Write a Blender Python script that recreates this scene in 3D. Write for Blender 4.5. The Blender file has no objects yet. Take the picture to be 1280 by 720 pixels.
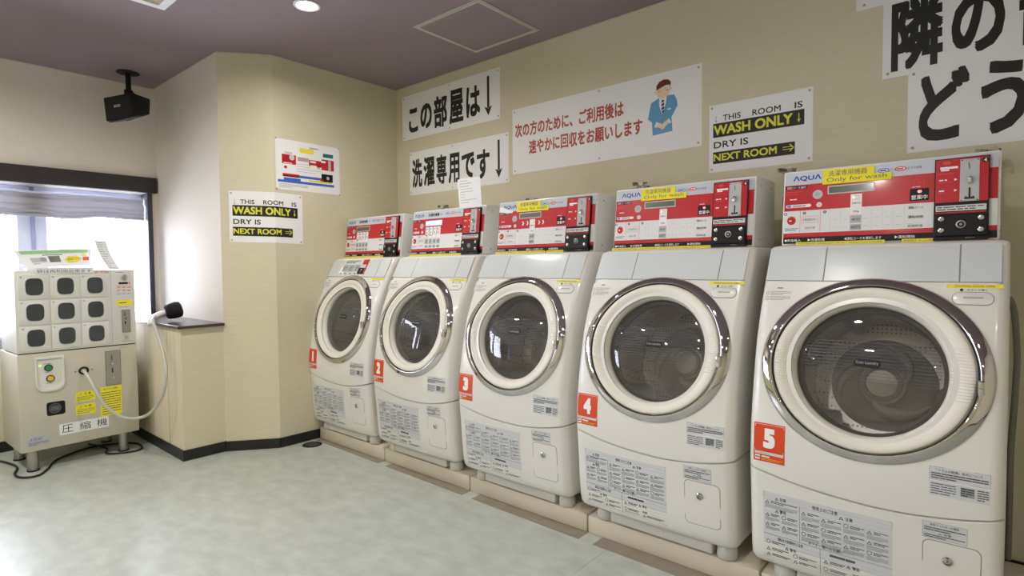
import bpy, bmesh, math, random
from mathutils import Vector, Matrix
sc = bpy.context.scene
COL = sc.collection
random.seed(7)
PI = math.pi

# ------------------------------------------------------------------ camera
CAM = Vector((3.47875, -2.73447, 1.15))
yaw, pit, rol = 0.86334724, 0.03743056, -0.00841017
Fw = Vector((-math.cos(yaw) * math.cos(pit), math.sin(yaw) * math.cos(pit), -math.sin(pit)))
Rt = Fw.cross(Vector((0, 0, 1))).normalized(); Up = Rt.cross(Fw)
R2 = Rt * math.cos(rol) + Up * math.sin(rol); U2 = -Rt * math.sin(rol) + Up * math.cos(rol)
cd = bpy.data.cameras.new('camera'); cam = bpy.data.objects.new('camera', cd); COL.objects.link(cam)
cd.sensor_width = 36.0; cd.lens = 707.16 / 1280 * 36.0; cd.clip_start = 0.02; cd.clip_end = 200
cam.matrix_world = Matrix(((R2.x, U2.x, -Fw.x, CAM.x), (R2.y, U2.y, -Fw.y, CAM.y), (R2.z, U2.z, -Fw.z, CAM.z), (0, 0, 0, 1)))
sc.camera = cam

# ------------------------------------------------------------------ world: bright overcast sky outside the window
w = bpy.data.worlds.new('world'); sc.world = w; w.use_nodes = True
bg = w.node_tree.nodes['Background']; bg.inputs[0].default_value = (0.82, 0.85, 1.0, 1); bg.inputs[1].default_value = 14.0

def area(name, loc, rot, sx, sy, power, color=(1, 1, 1), shape='RECTANGLE', spread=PI):
    l = bpy.data.lights.new(name, 'AREA'); l.shape = shape; l.size = sx; l.size_y = sy; l.energy = power; l.color = color; l.spread = spread
    o = bpy.data.objects.new(name, l); o.location = loc; o.rotation_euler = rot; COL.objects.link(o); return o
LAMPS = [(0.785, -1.175), (2.75, -1.75), (0.785, -3.0), (-0.55, -2.95), (2.75, -3.4), (0.785, -4.6), (4.6, -2.2), (4.6, -4.2), (2.75, -4.7)]
LAMP_W = [8.5, 6.5, 12, 11, 9, 9, 3, 4, 6]

vs = sc.view_settings; vs.view_transform = 'Standard'; vs.look = 'None'; vs.gamma = 1; vs.use_curve_mapping = False
vs.exposure = 0.46
try:
    sc.cycles.use_denoising = True; sc.cycles.max_bounces = 10; sc.cycles.diffuse_bounces = 5; sc.cycles.glossy_bounces = 5
    sc.cycles.transparent_max_bounces = 12; sc.cycles.caustics_reflective = False; sc.cycles.caustics_refractive = False
    sc.cycles.sample_clamp_indirect = 6
except Exception: pass

# ------------------------------------------------------------------ materials
def lin(c):
    return tuple(((x / 12.92) if x <= 0.04045 else ((x + 0.055) / 1.055) ** 2.4) for x in c)
def srgb(r, g, b): return lin((r / 255, g / 255, b / 255))
MATS = {}
def mat(name, col, rough=0.5, metal=0.0, spec=0.5, coat=0.0, emit=None, es=0.0, var=None, bump=None, alpha=None):
    """var=(scale xyz, strength, detail): colour mottling; bump=(scale xyz, strength, distance)"""
    m = bpy.data.materials.new(name); m.use_nodes = True; nt = m.node_tree; b = nt.nodes['Principled BSDF']
    b.inputs['Base Color'].default_value = (*col, 1); b.inputs['Roughness'].default_value = rough
    b.inputs['Metallic'].default_value = metal; b.inputs['Specular IOR Level'].default_value = spec
    b.inputs['Coat Weight'].default_value = coat; b.inputs['Coat Roughness'].default_value = 0.08
    if emit: b.inputs['Emission Color'].default_value = (*emit, 1); b.inputs['Emission Strength'].default_value = es
    tc = mp = None
    def noise(scale, detail):
        tc = nt.nodes.new('ShaderNodeTexCoord'); mp = nt.nodes.new('ShaderNodeMapping'); mp.inputs['Scale'].default_value = scale
        n = nt.nodes.new('ShaderNodeTexNoise'); n.inputs['Scale'].default_value = 1.0; n.inputs['Detail'].default_value = detail
        nt.links.new(tc.outputs['Object'], mp.inputs[0]); nt.links.new(mp.outputs[0], n.inputs['Vector']); return n
    if var:
        n = noise(var[0], var[2]); mx = nt.nodes.new('ShaderNodeMix'); mx.data_type = 'RGBA'
        rp = nt.nodes.new('ShaderNodeMapRange'); rp.inputs[1].default_value = 0.32; rp.inputs[2].default_value = 0.68
        nt.links.new(n.outputs['Fac'], rp.inputs[0]); nt.links.new(rp.outputs[0], mx.inputs[0])
        s = var[1]; mx.inputs[6].default_value = (*[c * (1 - s) for c in col], 1); mx.inputs[7].default_value = (*[min(1, c * (1 + s)) for c in col], 1)
        nt.links.new(mx.outputs[2], b.inputs['Base Color'])
    if bump:
        n = noise(bump[0], 3); bp = nt.nodes.new('ShaderNodeBump'); bp.inputs['Strength'].default_value = bump[1]; bp.inputs['Distance'].default_value = bump[2]
        nt.links.new(n.outputs['Fac'], bp.inputs['Height']); nt.links.new(bp.outputs[0], b.inputs['Normal'])
    MATS[name] = m; return m
mat('wallpaper', srgb(218, 211, 184), 0.85, spec=0.25, var=((9, 9, 260), 0.035, 2), bump=((14, 14, 420), 0.25, 0.002))
mat('wallpaper_daylit', srgb(228, 221, 210), 0.85, spec=0.25, var=((9, 9, 260), 0.015, 2), bump=((14, 14, 420), 0.12, 0.001))  # same wallpaper, with the window's cool daylight put into its colour
mat('panel_cream', srgb(224, 214, 188), 0.6, spec=0.3, var=((26, 26, 0.6), 0.045, 3))
mat('ceiling_mauve', srgb(150, 136, 142), 0.9, spec=0.15, bump=((180, 180, 180), 0.25, 0.002))
mat('floor_vinyl', srgb(181, 187, 180), 0.30, spec=0.45, var=((9, 14, 3), 0.12, 14), bump=((40, 60, 40), 0.06, 0.002))
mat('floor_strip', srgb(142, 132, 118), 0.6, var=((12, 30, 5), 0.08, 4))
mat('joint_dark', srgb(70, 68, 62), 0.8)
mat('baseboard_black', srgb(30, 30, 31), 0.45)
mat('wood_dark', srgb(60, 48, 44), 0.28, coat=0.3, var=((6, 40, 20), 0.25, 5))
mat('header_brown', srgb(44, 38, 37), 0.55)
mat('trim_white', srgb(205, 198, 184), 0.6)
mat('poster', srgb(245, 245, 247), 0.55, spec=0.3)
mat('paper', srgb(238, 239, 243), 0.7)
mat('ink', srgb(28, 30, 28), 0.5)
mat('ink_soft', srgb(95, 98, 104), 0.6)
mat('ink_faint', srgb(150, 152, 156), 0.6)
mat('rule_grey', srgb(178, 181, 186), 0.6)
mat('ink_red', srgb(178, 66, 42), 0.5)
mat('ink_yellow', srgb(226, 226, 70), 0.5)
mat('note_yellow', srgb(244, 232, 44), 0.6)
mat('note_yellow_dim', srgb(230, 214, 60), 0.6)
mat('washer_white', srgb(232, 230, 226), 0.28, spec=0.5, coat=0.25)
mat('washer_shadow', srgb(150, 148, 142), 0.6)
mat('flap_white', srgb(214, 219, 222), 0.2, spec=0.6, coat=0.5)
mat('seam_grey', srgb(150, 150, 146), 0.6)
mat('chrome', (0.66, 0.64, 0.65), 0.045, 1.0)
mat('steel', (0.62, 0.61, 0.59), 0.25, 1.0)
mat('steel_matte', (0.50, 0.49, 0.46), 0.42, 1.0)
mat('rubber_grey', srgb(118, 119, 117), 0.55)
mat('gap_dark', srgb(52, 53, 52), 0.4)
mat('rubber_black', srgb(22, 22, 23), 0.6)
mat('drum_back', (0.42, 0.40, 0.38), 0.35, 0.7)
mat('drum_agitator', srgb(165, 160, 150), 0.35)
mat('sticker_orange', srgb(220, 70, 26), 0.4)
mat('label_silver', srgb(214, 216, 220), 0.45)
mat('console_white', srgb(232, 232, 230), 0.35, coat=0.2)
mat('console_band', srgb(200, 206, 218), 0.35)
mat('console_red', srgb(196, 22, 34), 0.3, coat=0.3)
mat('console_face', srgb(230, 231, 233), 0.35)
mat('console_black', srgb(17, 16, 17), 0.4, spec=0.35)
mat('logo_blue', srgb(52, 62, 170), 0.4)
mat('lcd_grey', srgb(88, 96, 88), 0.2, coat=0.6)
mat('lcd_frame', srgb(196, 198, 198), 0.3)
mat('lcd_lit', srgb(205, 200, 245), 0.3, emit=(0.72, 0.68, 1.0), es=0.75)
mat('lamp_red', srgb(250, 120, 110), 0.3, emit=(1.0, 0.25, 0.2), es=1.2)
mat('lamp_orange', srgb(250, 190, 130), 0.3, emit=(1.0, 0.5, 0.2), es=1.2)
mat('lamp_green', srgb(190, 230, 60), 0.3, emit=(0.5, 0.9, 0.1), es=0.8)
mat('key_grey', srgb(186, 188, 192), 0.4)
mat('key_blue', srgb(120, 132, 214), 0.4)
mat('mark_red', srgb(214, 70, 70), 0.4)
mat('plinth_cream', srgb(214, 206, 188), 0.5, var=((3, 14, 5), 0.05, 4))
mat('vendor_white', srgb(222, 222, 216), 0.4)
mat('vendor_beige', srgb(198, 194, 178), 0.45)
mat('vendor_side', srgb(206, 204, 200), 0.45)
mat('pane_dark', srgb(62, 66, 70), 0.12, coat=0.6)
mat('button_green', srgb(34, 140, 62), 0.3, coat=0.5)
mat('button_yellow', srgb(228, 190, 40), 0.3, coat=0.5)
mat('hose_clear', srgb(190, 192, 180), 0.25, spec=0.6)
mat('pipe_white', srgb(236, 236, 232), 0.35)
mat('foam_black', srgb(24, 24, 28), 0.95, bump=((160, 160, 160), 0.7, 0.004))
mat('speaker_black', srgb(18, 18, 22), 0.6, spec=0.3, bump=((300, 300, 300), 0.3, 0.001))
mat('speaker_grey', srgb(74, 74, 84), 0.4)
mat('aluminium', (0.62, 0.62, 0.58), 0.45, 0.6)
mat('fixture_white', srgb(238, 240, 246), 0.5)
mat('fixture_tan', srgb(190, 172, 150), 0.7)
mat('lamp_face', (1, 1, 1), 0.5, emit=(1.0, 0.97, 0.90), es=14)
mat('frame_lavender', srgb(205, 208, 226), 0.5)
mat('frame_dark', srgb(58, 58, 70), 0.5)
mat('frame_mid', srgb(150, 155, 185), 0.5)
mat('art_blue', srgb(100, 160, 202), 0.6)
mat('art_blue_dark', srgb(52, 100, 150), 0.6)
mat('art_skin', srgb(240, 214, 190), 0.6)
mat('art_hair', srgb(104, 42, 34), 0.6)
mat('art_navy', srgb(36, 48, 92), 0.6)
mat('art_white', srgb(240, 240, 240), 0.6)
mat('print_blue', srgb(62, 104, 200), 0.5)
mat('print_teal', srgb(36, 112, 128), 0.5)
mat('print_green', srgb(150, 196, 140), 0.5)
mat('pin_brass', (0.55, 0.42, 0.2), 0.35, 0.9)
mat('cable_black', srgb(26, 26, 28), 0.5)
mat('pipe_grey', srgb(120, 120, 112), 0.5)

def special():
    # door glass: smoked, partly see-through
    m = bpy.data.materials.new('door_glass'); m.use_nodes = True; nt = m.node_tree; nt.nodes.clear()
    o = nt.nodes.new('ShaderNodeOutputMaterial'); t = nt.nodes.new('ShaderNodeBsdfTransparent'); t.inputs[0].default_value = (0.74, 0.72, 0.72, 1)
    g = nt.nodes.new('ShaderNodeBsdfGlossy'); g.inputs['Roughness'].default_value = 0.02; g.inputs['Color'].default_value = (1, 1, 1, 1)
    f = nt.nodes.new('ShaderNodeFresnel'); f.inputs[0].default_value = 1.62; mx = nt.nodes.new('ShaderNodeMixShader')
    d = nt.nodes.new('ShaderNodeBsdfDiffuse'); d.inputs[0].default_value = (0.42, 0.39, 0.37, 1); m2 = nt.nodes.new('ShaderNodeMixShader'); m2.inputs[0].default_value = 0.13
    nt.links.new(t.outputs[0], m2.inputs[1]); nt.links.new(d.outputs[0], m2.inputs[2])
    nt.links.new(f.outputs[0], mx.inputs[0]); nt.links.new(m2.outputs[0], mx.inputs[1]); nt.links.new(g.outputs[0], mx.inputs[2]); nt.links.new(mx.outputs[0], o.inputs[0])
    MATS['door_glass'] = m
    m = bpy.data.materials.new('window_glass'); m.use_nodes = True; nt = m.node_tree; nt.nodes.clear()
    o = nt.nodes.new('ShaderNodeOutputMaterial'); t = nt.nodes.new('ShaderNodeBsdfTransparent'); t.inputs[0].default_value = (0.95, 0.96, 0.97, 1)
    g = nt.nodes.new('ShaderNodeBsdfGlossy'); g.inputs['Roughness'].default_value = 0.02
    f = nt.nodes.new('ShaderNodeFresnel'); f.inputs[0].default_value = 1.45; mx = nt.nodes.new('ShaderNodeMixShader')
    nt.links.new(f.outputs[0], mx.inputs[0]); nt.links.new(t.outputs[0], mx.inputs[1]); nt.links.new(g.outputs[0], mx.inputs[2]); nt.links.new(mx.outputs[0], o.inputs[0])
    MATS['window_glass'] = m
    # sheer blind: translucent cloth
    m = bpy.data.materials.new('blind_cloth'); m.use_nodes = True; nt = m.node_tree; nt.nodes.clear()
    o = nt.nodes.new('ShaderNodeOutputMaterial'); d = nt.nodes.new('ShaderNodeBsdfDiffuse'); d.inputs[0].default_value = (0.62, 0.60, 0.60, 1)
    t = nt.nodes.new('ShaderNodeBsdfTranslucent'); t.inputs[0].default_value = (0.40, 0.39, 0.42, 1); mx = nt.nodes.new('ShaderNodeMixShader'); mx.inputs[0].default_value = 0.5
    nt.links.new(d.outputs[0], mx.inputs[1]); nt.links.new(t.outputs[0], mx.inputs[2]); nt.links.new(mx.outputs[0], o.inputs[0]); MATS['blind_cloth'] = m
    # stainless drum with punched holes
    m = bpy.data.materials.new('drum_steel'); m.use_nodes = True; nt = m.node_tree; b = nt.nodes['Principled BSDF']
    b.inputs['Metallic'].default_value = 0.9; b.inputs['Roughness'].default_value = 0.3
    tc = nt.nodes.new('ShaderNodeTexCoord'); v = nt.nodes.new('ShaderNodeTexVoronoi'); v.inputs['Scale'].default_value = 70; v.inputs['Randomness'].default_value = 0.0
    r = nt.nodes.new('ShaderNodeValToRGB'); r.color_ramp.elements[0].position = 0.22; r.color_ramp.elements[0].color = (0.16, 0.155, 0.15, 1); r.color_ramp.elements[1].position = 0.3; r.color_ramp.elements[1].color = (0.55, 0.53, 0.5, 1)
    nt.links.new(tc.outputs['Object'], v.inputs['Vector']); nt.links.new(v.outputs['Distance'], r.inputs[0]); nt.links.new(r.outputs[0], b.inputs['Base Color']); MATS['drum_steel'] = m
    # white door rim: fine horizontal ribs at left and right of the window (relief)
    m = bpy.data.materials.new('rim_white'); m.use_nodes = True; nt = m.node_tree; b = nt.nodes['Principled BSDF']
    b.inputs['Base Color'].default_value = (*srgb(231, 227, 217), 1); b.inputs['Roughness'].default_value = 0.45
    tc = nt.nodes.new('ShaderNodeTexCoord'); sx = nt.nodes.new('ShaderNodeSeparateXYZ'); nt.links.new(tc.outputs['Object'], sx.inputs[0])
    def mth(op, a, bb=None):
        n = nt.nodes.new('ShaderNodeMath'); n.operation = op
        for i, q in enumerate((a, bb)):
            if q is None: continue
            if isinstance(q, (int, float)): n.inputs[i].default_value = q
            else: nt.links.new(q, n.inputs[i])
        return n.outputs[0]
    wv = mth('SINE', mth('MULTIPLY', sx.outputs['Z'], 2 * PI / 0.0085))
    zc = mth('ABSOLUTE', mth('SUBTRACT', sx.outputs['Z'], 0.835))
    zm = mth('LESS_THAN', zc, 0.075)
    xm = mth('GREATER_THAN', mth('ABSOLUTE', mth('SUBTRACT', sx.outputs['X'], 0.326)), 0.205)
    h = mth('MULTIPLY', mth('MULTIPLY', wv, zm), xm)
    bp = nt.nodes.new('ShaderNodeBump'); bp.inputs['Strength'].default_value = 0.5; bp.inputs['Distance'].default_value = 0.0012
    nt.links.new(h, bp.inputs['Height']); nt.links.new(bp.outputs[0], b.inputs['Normal']); MATS['rim_white'] = m
special()

# ------------------------------------------------------------------ helpers
class MB:
    def __init__(s): s.v = []; s.f = []; s.m = []; s.names = []
    def mi(s, name):
        if name not in s.names: s.names.append(name)
        return s.names.index(name)
    def add(s, vs_, fs, m):
        o = len(s.v); s.v += [tuple(p) for p in vs_]; k = s.mi(m)
        for f in fs: s.f.append(tuple(i + o for i in f)); s.m.append(k)
    def grid(s, rows, m, close_u=False, flip=False):
        nr = len(rows); nc = len(rows[0]); vs_ = [p for r in rows for p in r]; fs = []
        for i in range(nr - 1):
            for j in range(nc if close_u else nc - 1):
                a = i * nc + j; b = i * nc + (j + 1) % nc; c = (i + 1) * nc + (j + 1) % nc; d = (i + 1) * nc + j
                fs.append((a, d, c, b) if flip else (a, b, c, d))
        s.add(vs_, fs, m)
    def box(s, x0, x1, y0, y1, z0, z1, m, bevel=0.0, seg=2):
        bm = bmesh.new(); bmesh.ops.create_cube(bm, size=1)
        for v in bm.verts: v.co = Vector(((x0 + x1) / 2 + v.co.x * (x1 - x0), (y0 + y1) / 2 + v.co.y * (y1 - y0), (z0 + z1) / 2 + v.co.z * (z1 - z0)))
        if bevel > 0: bmesh.ops.bevel(bm, geom=list(bm.edges), offset=bevel, segments=seg, profile=0.5, affect='EDGES')
        s.bm(bm, m)
    def hexa(s, pts, m, bevel=0.0):   # 8 points: bottom 4 then top 4
        bm = bmesh.new(); vs_ = [bm.verts.new(p) for p in pts]
        for f in ((0, 3, 2, 1), (4, 5, 6, 7), (0, 1, 5, 4), (1, 2, 6, 5), (2, 3, 7, 6), (3, 0, 4, 7)): bm.faces.new([vs_[i] for i in f])
        bmesh.ops.recalc_face_normals(bm, faces=bm.faces)
        if bevel > 0: bmesh.ops.bevel(bm, geom=list(bm.edges), offset=bevel, segments=2, profile=0.5, affect='EDGES')
        s.bm(bm, m)
    def bm(s, bm, m):
        bm.verts.index_update(); s.add([v.co for v in bm.verts], [[v.index for v in f.verts] for f in bm.faces], m); bm.free()
    def lathe(s, prof, mp, m, n=48):   # prof (r,h) ; mp(r,theta,h)
        rows = [[mp(r, 2 * PI * k / n, h) for k in range(n)] for r, h in prof]; s.grid(rows, m, True)
    def tube(s, pts, r, m, n=10, cap=True, smooth=3):
        P = [Vector(p) for p in pts]
        if smooth > 1 and len(P) > 2:
            Q = []
            for i in range(len(P) - 1):
                p0 = P[max(i - 1, 0)]; p1 = P[i]; p2 = P[i + 1]; p3 = P[min(i + 2, len(P) - 1)]
                for k in range(smooth):
                    t = k / smooth; Q.append(0.5 * ((2 * p1) + (-p0 + p2) * t + (2 * p0 - 5 * p1 + 4 * p2 - p3) * t * t + (-p0 + 3 * p1 - 3 * p2 + p3) * t ** 3))
            Q.append(P[-1]); P = Q
        rows = []; up = Vector((0, 0, 1))
        T0 = (P[1] - P[0]).normalized(); a = T0.cross(up)
        if a.length < 0.05: a = T0.cross(Vector((1, 0, 0)))
        a.normalize()
        for i, p in enumerate(P):
            T = (P[min(i + 1, len(P) - 1)] - P[max(i - 1, 0)]).normalized(); a = (a - T * a.dot(T)).normalized(); b = T.cross(a)
            rr = r(i / (len(P) - 1)) if callable(r) else r
            rows.append([p + (a * math.cos(2 * PI * k / n) + b * math.sin(2 * PI * k / n)) * rr for k in range(n)])
        s.grid(rows, m, True)
        if cap: s.add(rows[0], [tuple(range(n))], m); s.add(rows[-1], [tuple(reversed(range(n)))], m)
    def cyl(s, p0, p1, r, m, n=20, r1=None):
        r1 = r if r1 is None else r1; s.tube([p0, p1], lambda t: r + (r1 - r) * t, m, n, True, 1)
    def build(s, name, parent=None, smooth=False, angle=35):
        me = bpy.data.meshes.new(name); me.from_pydata(s.v, [], s.f)
        for n in s.names: me.materials.append(MATS[n])
        me.polygons.foreach_set('material_index', s.m)
        bm = bmesh.new(); bm.from_mesh(me); bmesh.ops.remove_doubles(bm, verts=bm.verts, dist=1e-6)
        if smooth != 'canvas': bmesh.ops.recalc_face_normals(bm, faces=bm.faces)
        if smooth is True:
            for f in bm.faces: f.smooth = True
            for e in bm.edges:
                if len(e.link_faces) == 2 and e.calc_face_angle(0) > math.radians(angle): e.smooth = False
        bm.to_mesh(me); bm.free(); me.update()
        o = bpy.data.objects.new(name, me); COL.objects.link(o)
        if parent: o.parent = parent
        return o
def tag(o, label=None, cat=None, group=None, kind=None):
    if label: o['label'] = label
    if cat: o['category'] = cat
    if group: o['group'] = group
    if kind: o['kind'] = kind
    return o
def empty(name, loc=(0, 0, 0), rz=0.0):
    o = bpy.data.objects.new(name, None); o.location = loc; o.rotation_euler = (0, 0, rz); o.empty_display_size = 0.1; COL.objects.link(o); return o
def struct(o, label=None): o['kind'] = 'structure'; return tag(o, label)

TXT = {}
def text_mesh(s, bold=0.0):
    k = (s, bold)
    if k in TXT: return TXT[k]
    c = bpy.data.curves.new('glyphs', 'FONT'); c.body = s; c.offset = bold; c.resolution_u = 3
    o = bpy.data.objects.new('glyphs', c); COL.objects.link(o)
    dg = bpy.context.evaluated_depsgraph_get(); me = bpy.data.meshes.new_from_object(o.evaluated_get(dg))
    vs_ = [(v.co.x, v.co.y) for v in me.vertices]; fs = [tuple(p.vertices) for p in me.polygons]
    bpy.data.objects.remove(o); bpy.data.curves.remove(c); bpy.data.meshes.remove(me)
    xs = [p[0] for p in vs_] or [0]; ys = [p[1] for p in vs_] or [0]
    TXT[k] = (vs_, fs, min(xs), max(xs), min(ys), max(ys)); return TXT[k]
class Canvas(MB):
    """flat print laid on a surface; f(u,v,n) -> point; every ink layer sits a hair above the last"""
    def __init__(s, f, step=0.0003): super().__init__(); s.fn = f; s.step = step
    def p(s, u, v, l): return s.fn(u, v, l * s.step)
    def rect(s, u0, v0, u1, v1, m, l=1, nu=1, nv=1):
        rows = [[s.p(u0 + (u1 - u0) * i / nu, v0 + (v1 - v0) * j / nv, l) for i in range(nu + 1)] for j in range(nv + 1)]; s.grid(rows, m)
    def frame(s, u0, v0, u1, v1, t, m, l=1):
        s.rect(u0, v0, u1, v0 + t, m, l); s.rect(u0, v1 - t, u1, v1, m, l); s.rect(u0, v0, u0 + t, v1, m, l); s.rect(u1 - t, v0, u1, v1, m, l)
    def poly(s, pts, m, l=1): s.add([s.p(u, v, l) for u, v in pts], [tuple(range(len(pts)))], m)
    def disc(s, u, v, r, m, l=1, n=18, ry=None):
        ry = ry or r; s.poly([(u + r * math.cos(2 * PI * k / n), v + ry * math.sin(2 * PI * k / n)) for k in range(n)], m, l)
    def ring(s, u, v, r0, r1, m, l=1, n=20):
        s.grid([[s.p(u + r * math.cos(2 * PI * k / n), v + r * math.sin(2 * PI * k / n), l) for k in range(n)] for r in (r1, r0)], m, True)
    def rrect(s, u0, v0, u1, v1, r, m, l=1):
        pts = []
        for cx, cy, a0 in ((u1 - r, v1 - r, 0), (u0 + r, v1 - r, 90), (u0 + r, v0 + r, 180), (u1 - r, v0 + r, 270)):
            for k in range(6): a = math.radians(a0 + 18 * k); pts.append((cx + r * math.cos(a), cy + r * math.sin(a)))
        s.poly(pts, m, l)
    def text(s, t, u0, v0, u1, v1, m, l=1, bold=0.0, skew=0.0):
        vs_, fs, a, b, c, d = text_mesh(t)
        if b <= a or d <= c: return
        bd = bold * 0.9; ku = (u1 - u0) / (b - a + 2 * bd); kv = (v1 - v0) / (d - c + 2 * bd)
        sh = [(0, 0)]
        if bold > 0.001: sh = [(bd * math.cos(q), bd * math.sin(q)) for q in ([PI / 4 + PI / 2 * k for k in range(4)])]
        if bold >= 0.025: sh = [(bd * i_ * 0.9, bd * j_ * 0.9) for i_ in (-1, 0, 1) for j_ in (-1, 0, 1) if i_ or j_]
        for j, (dx, dy) in enumerate(sh):
            s.add([s.p(u0 + (x + dx + bd - a) * ku + skew * (y - c) / (d - c), v0 + (y + dy + bd - c) * kv, l + 0.02 * j) for x, y in vs_], fs, m)
    def micro(s, u0, v0, u1, v1, rows, m, l=1, fill=0.5, gap=0.25, seed=0):   # print too small to read
        rnd = random.Random(seed); hh = (v1 - v0) / rows
        if hh <= 1e-4 or u1 <= u0: return
        for i in range(rows):
            u = u0; v = v1 - (i + 1) * hh
            ue = u1 if i < rows - 1 else u0 + (u1 - u0) * rnd.uniform(0.4, 0.9)
            while u < ue:
                wd = rnd.uniform(1.2, 5) * hh; e = min(u + wd, ue); s.rect(u, v + hh * (1 - fill) / 2, e, v + hh * (1 + fill) / 2, m, l); u = e + hh * gap
    def arrow_down(s, uc, v0, v1, wsh, whd, hhd, m, l=1):
        s.rect(uc - wsh / 2, v0 + hhd * 0.8, uc + wsh / 2, v1, m, l); s.poly([(uc - whd / 2, v0 + hhd), (uc, v0), (uc + whd / 2, v0 + hhd), (uc, v0 + hhd * 0.75)], m, l)
    def done(s, name, parent): return s.build(name, parent, 'canvas')
def frame_map(o, uu, nn, vv=Vector((0, 0, 1))):
    o = Vector(o); uu = Vector(uu); nn = Vector(nn); vv = Vector(vv)
    return lambda u, v, n: o + uu * u + vv * v + nn * n
def interp(x, xs, ys):
    if x <= xs[0]: return ys[0]
    for i in range(len(xs) - 1):
        if x <= xs[i + 1]:
            # catmull-rom on the profile
            def sl(k):
                if k <= 0 or k >= len(xs) - 1: return (ys[min(k + 1, len(xs) - 1)] - ys[max(k - 1, 0)]) / (xs[min(k + 1, len(xs) - 1)] - xs[max(k - 1, 0)])
                return (ys[k + 1] - ys[k - 1]) / (xs[k + 1] - xs[k - 1])
            h = xs[i + 1] - xs[i]; t = (x - xs[i]) / h; m0 = sl(i) * h; m1 = sl(i + 1) * h
            return (2 * t ** 3 - 3 * t * t + 1) * ys[i] + (t ** 3 - 2 * t * t + t) * m0 + (-2 * t ** 3 + 3 * t * t) * ys[i + 1] + (t ** 3 - t * t) * m1
    return ys[-1]
def mesh_obj(name, verts, faces, mats, parent=None):
    b = MB(); b.add(verts, faces, mats); return b.build(name, parent)

# ------------------------------------------------------------------ room shell
H = 2.491
XR, YN = 5.4, -5.4          # far right wall and near wall (behind the camera)
XW = -1.3                    # window wall
AY = -1.222                  # alcove return wall
def wall(name, pts, nrm, m, z0=0, z1=H, th=0.1):
    """pts: two plan points; thickness goes away from the room (opposite nrm)"""
    (xa, ya), (xb, yb) = pts; n = Vector((nrm[0], nrm[1])).normalized() * -th
    b = MB(); b.hexa([(xa, ya, z0), (xb, yb, z0), (xb + n.x, yb + n.y, z0), (xa + n.x, ya + n.y, z0), (xa, ya, z1), (xb, yb, z1), (xb + n.x, yb + n.y, z1), (xa + n.x, ya + n.y, z1)], m)
    return struct(b.build(name))
wall('wall_back', ((0, 0), (XR, 0)), (0, -1), 'wallpaper')
wall('wall_left', ((0, -0.971), (0, 0.1)), (1, 0), 'wallpaper')
b = MB(); b.hexa([(-0.199, AY, 0), (0, -0.971, 0), (-0.1, -0.9, 0), (-0.3, -1.12, 0), (-0.199, AY, H), (0, -0.971, H), (-0.1, -0.9, H), (-0.3, -1.12, H)], 'wallpaper'); struct(b.build('wall_corner'))
b = MB(); b.hexa([(XW - 0.3, AY, 0), (-0.199, AY, 0), (-0.3, -1.12, 0), (XW - 0.3, -1.12, 0), (XW - 0.3, AY, H), (-0.199, AY, H), (-0.3, -1.12, H), (XW - 0.3, -1.12, H)], 'wallpaper_daylit'); struct(b.build('wall_alcove'))
wall('wall_right', ((XR, 0), (XR, YN)), (-1, 0), 'wallpaper')
wall('wall_front', ((XR, YN), (XW, YN)), (0, 1), 'wallpaper')
# window wall: above the header, below the sill, and beyond the window
WZ0, WZ1, WY1, WY0 = 0.70, 1.715, -1.262, -4.3
b = MB(); b.box(XW - 0.2, XW, YN, AY, WZ1, H, 'wallpaper_daylit'); b.box(XW - 0.2, XW, YN, AY, 0, WZ0, 'panel_cream')
b.box(XW - 0.2, XW, YN, WY0, WZ0, WZ1, 'wallpaper_daylit'); b.box(XW - 0.2, XW, WY1, AY, WZ0, WZ1, 'wallpaper_daylit'); struct(b.build('wall_window'))
# floor: sheets of vinyl laid on a slab, a shallow joint between them
b = MB(); b.box(XW - 0.2, XR + 0.1, YN - 0.1, 0.1, -0.12, -0.003, 'joint_dark'); fl = struct(b.build('floor'))
ys = [(YN, -2.60), (-2.597, -0.0)]; xs = [(XW, 2.2975), (2.299, 4.12), (4.1215, XR)]
for x0, x1 in xs:
    b = MB(); b.box(x0, x1, YN, 0, -0.004, 0, 'floor_vinyl'); b.build('vinyl_sheet', fl)
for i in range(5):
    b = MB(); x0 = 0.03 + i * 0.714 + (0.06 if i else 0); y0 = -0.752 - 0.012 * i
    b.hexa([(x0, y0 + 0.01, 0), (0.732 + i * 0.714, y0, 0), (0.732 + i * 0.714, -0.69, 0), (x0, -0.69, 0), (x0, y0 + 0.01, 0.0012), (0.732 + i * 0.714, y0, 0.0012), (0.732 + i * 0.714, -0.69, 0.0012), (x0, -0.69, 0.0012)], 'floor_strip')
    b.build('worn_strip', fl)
b = MB(); b.box(XW - 0.2, XR + 0.1, YN - 0.1, 0.1, H, H + 0.1, 'ceiling_mauve'); struct(b.build('ceiling'))
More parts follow.
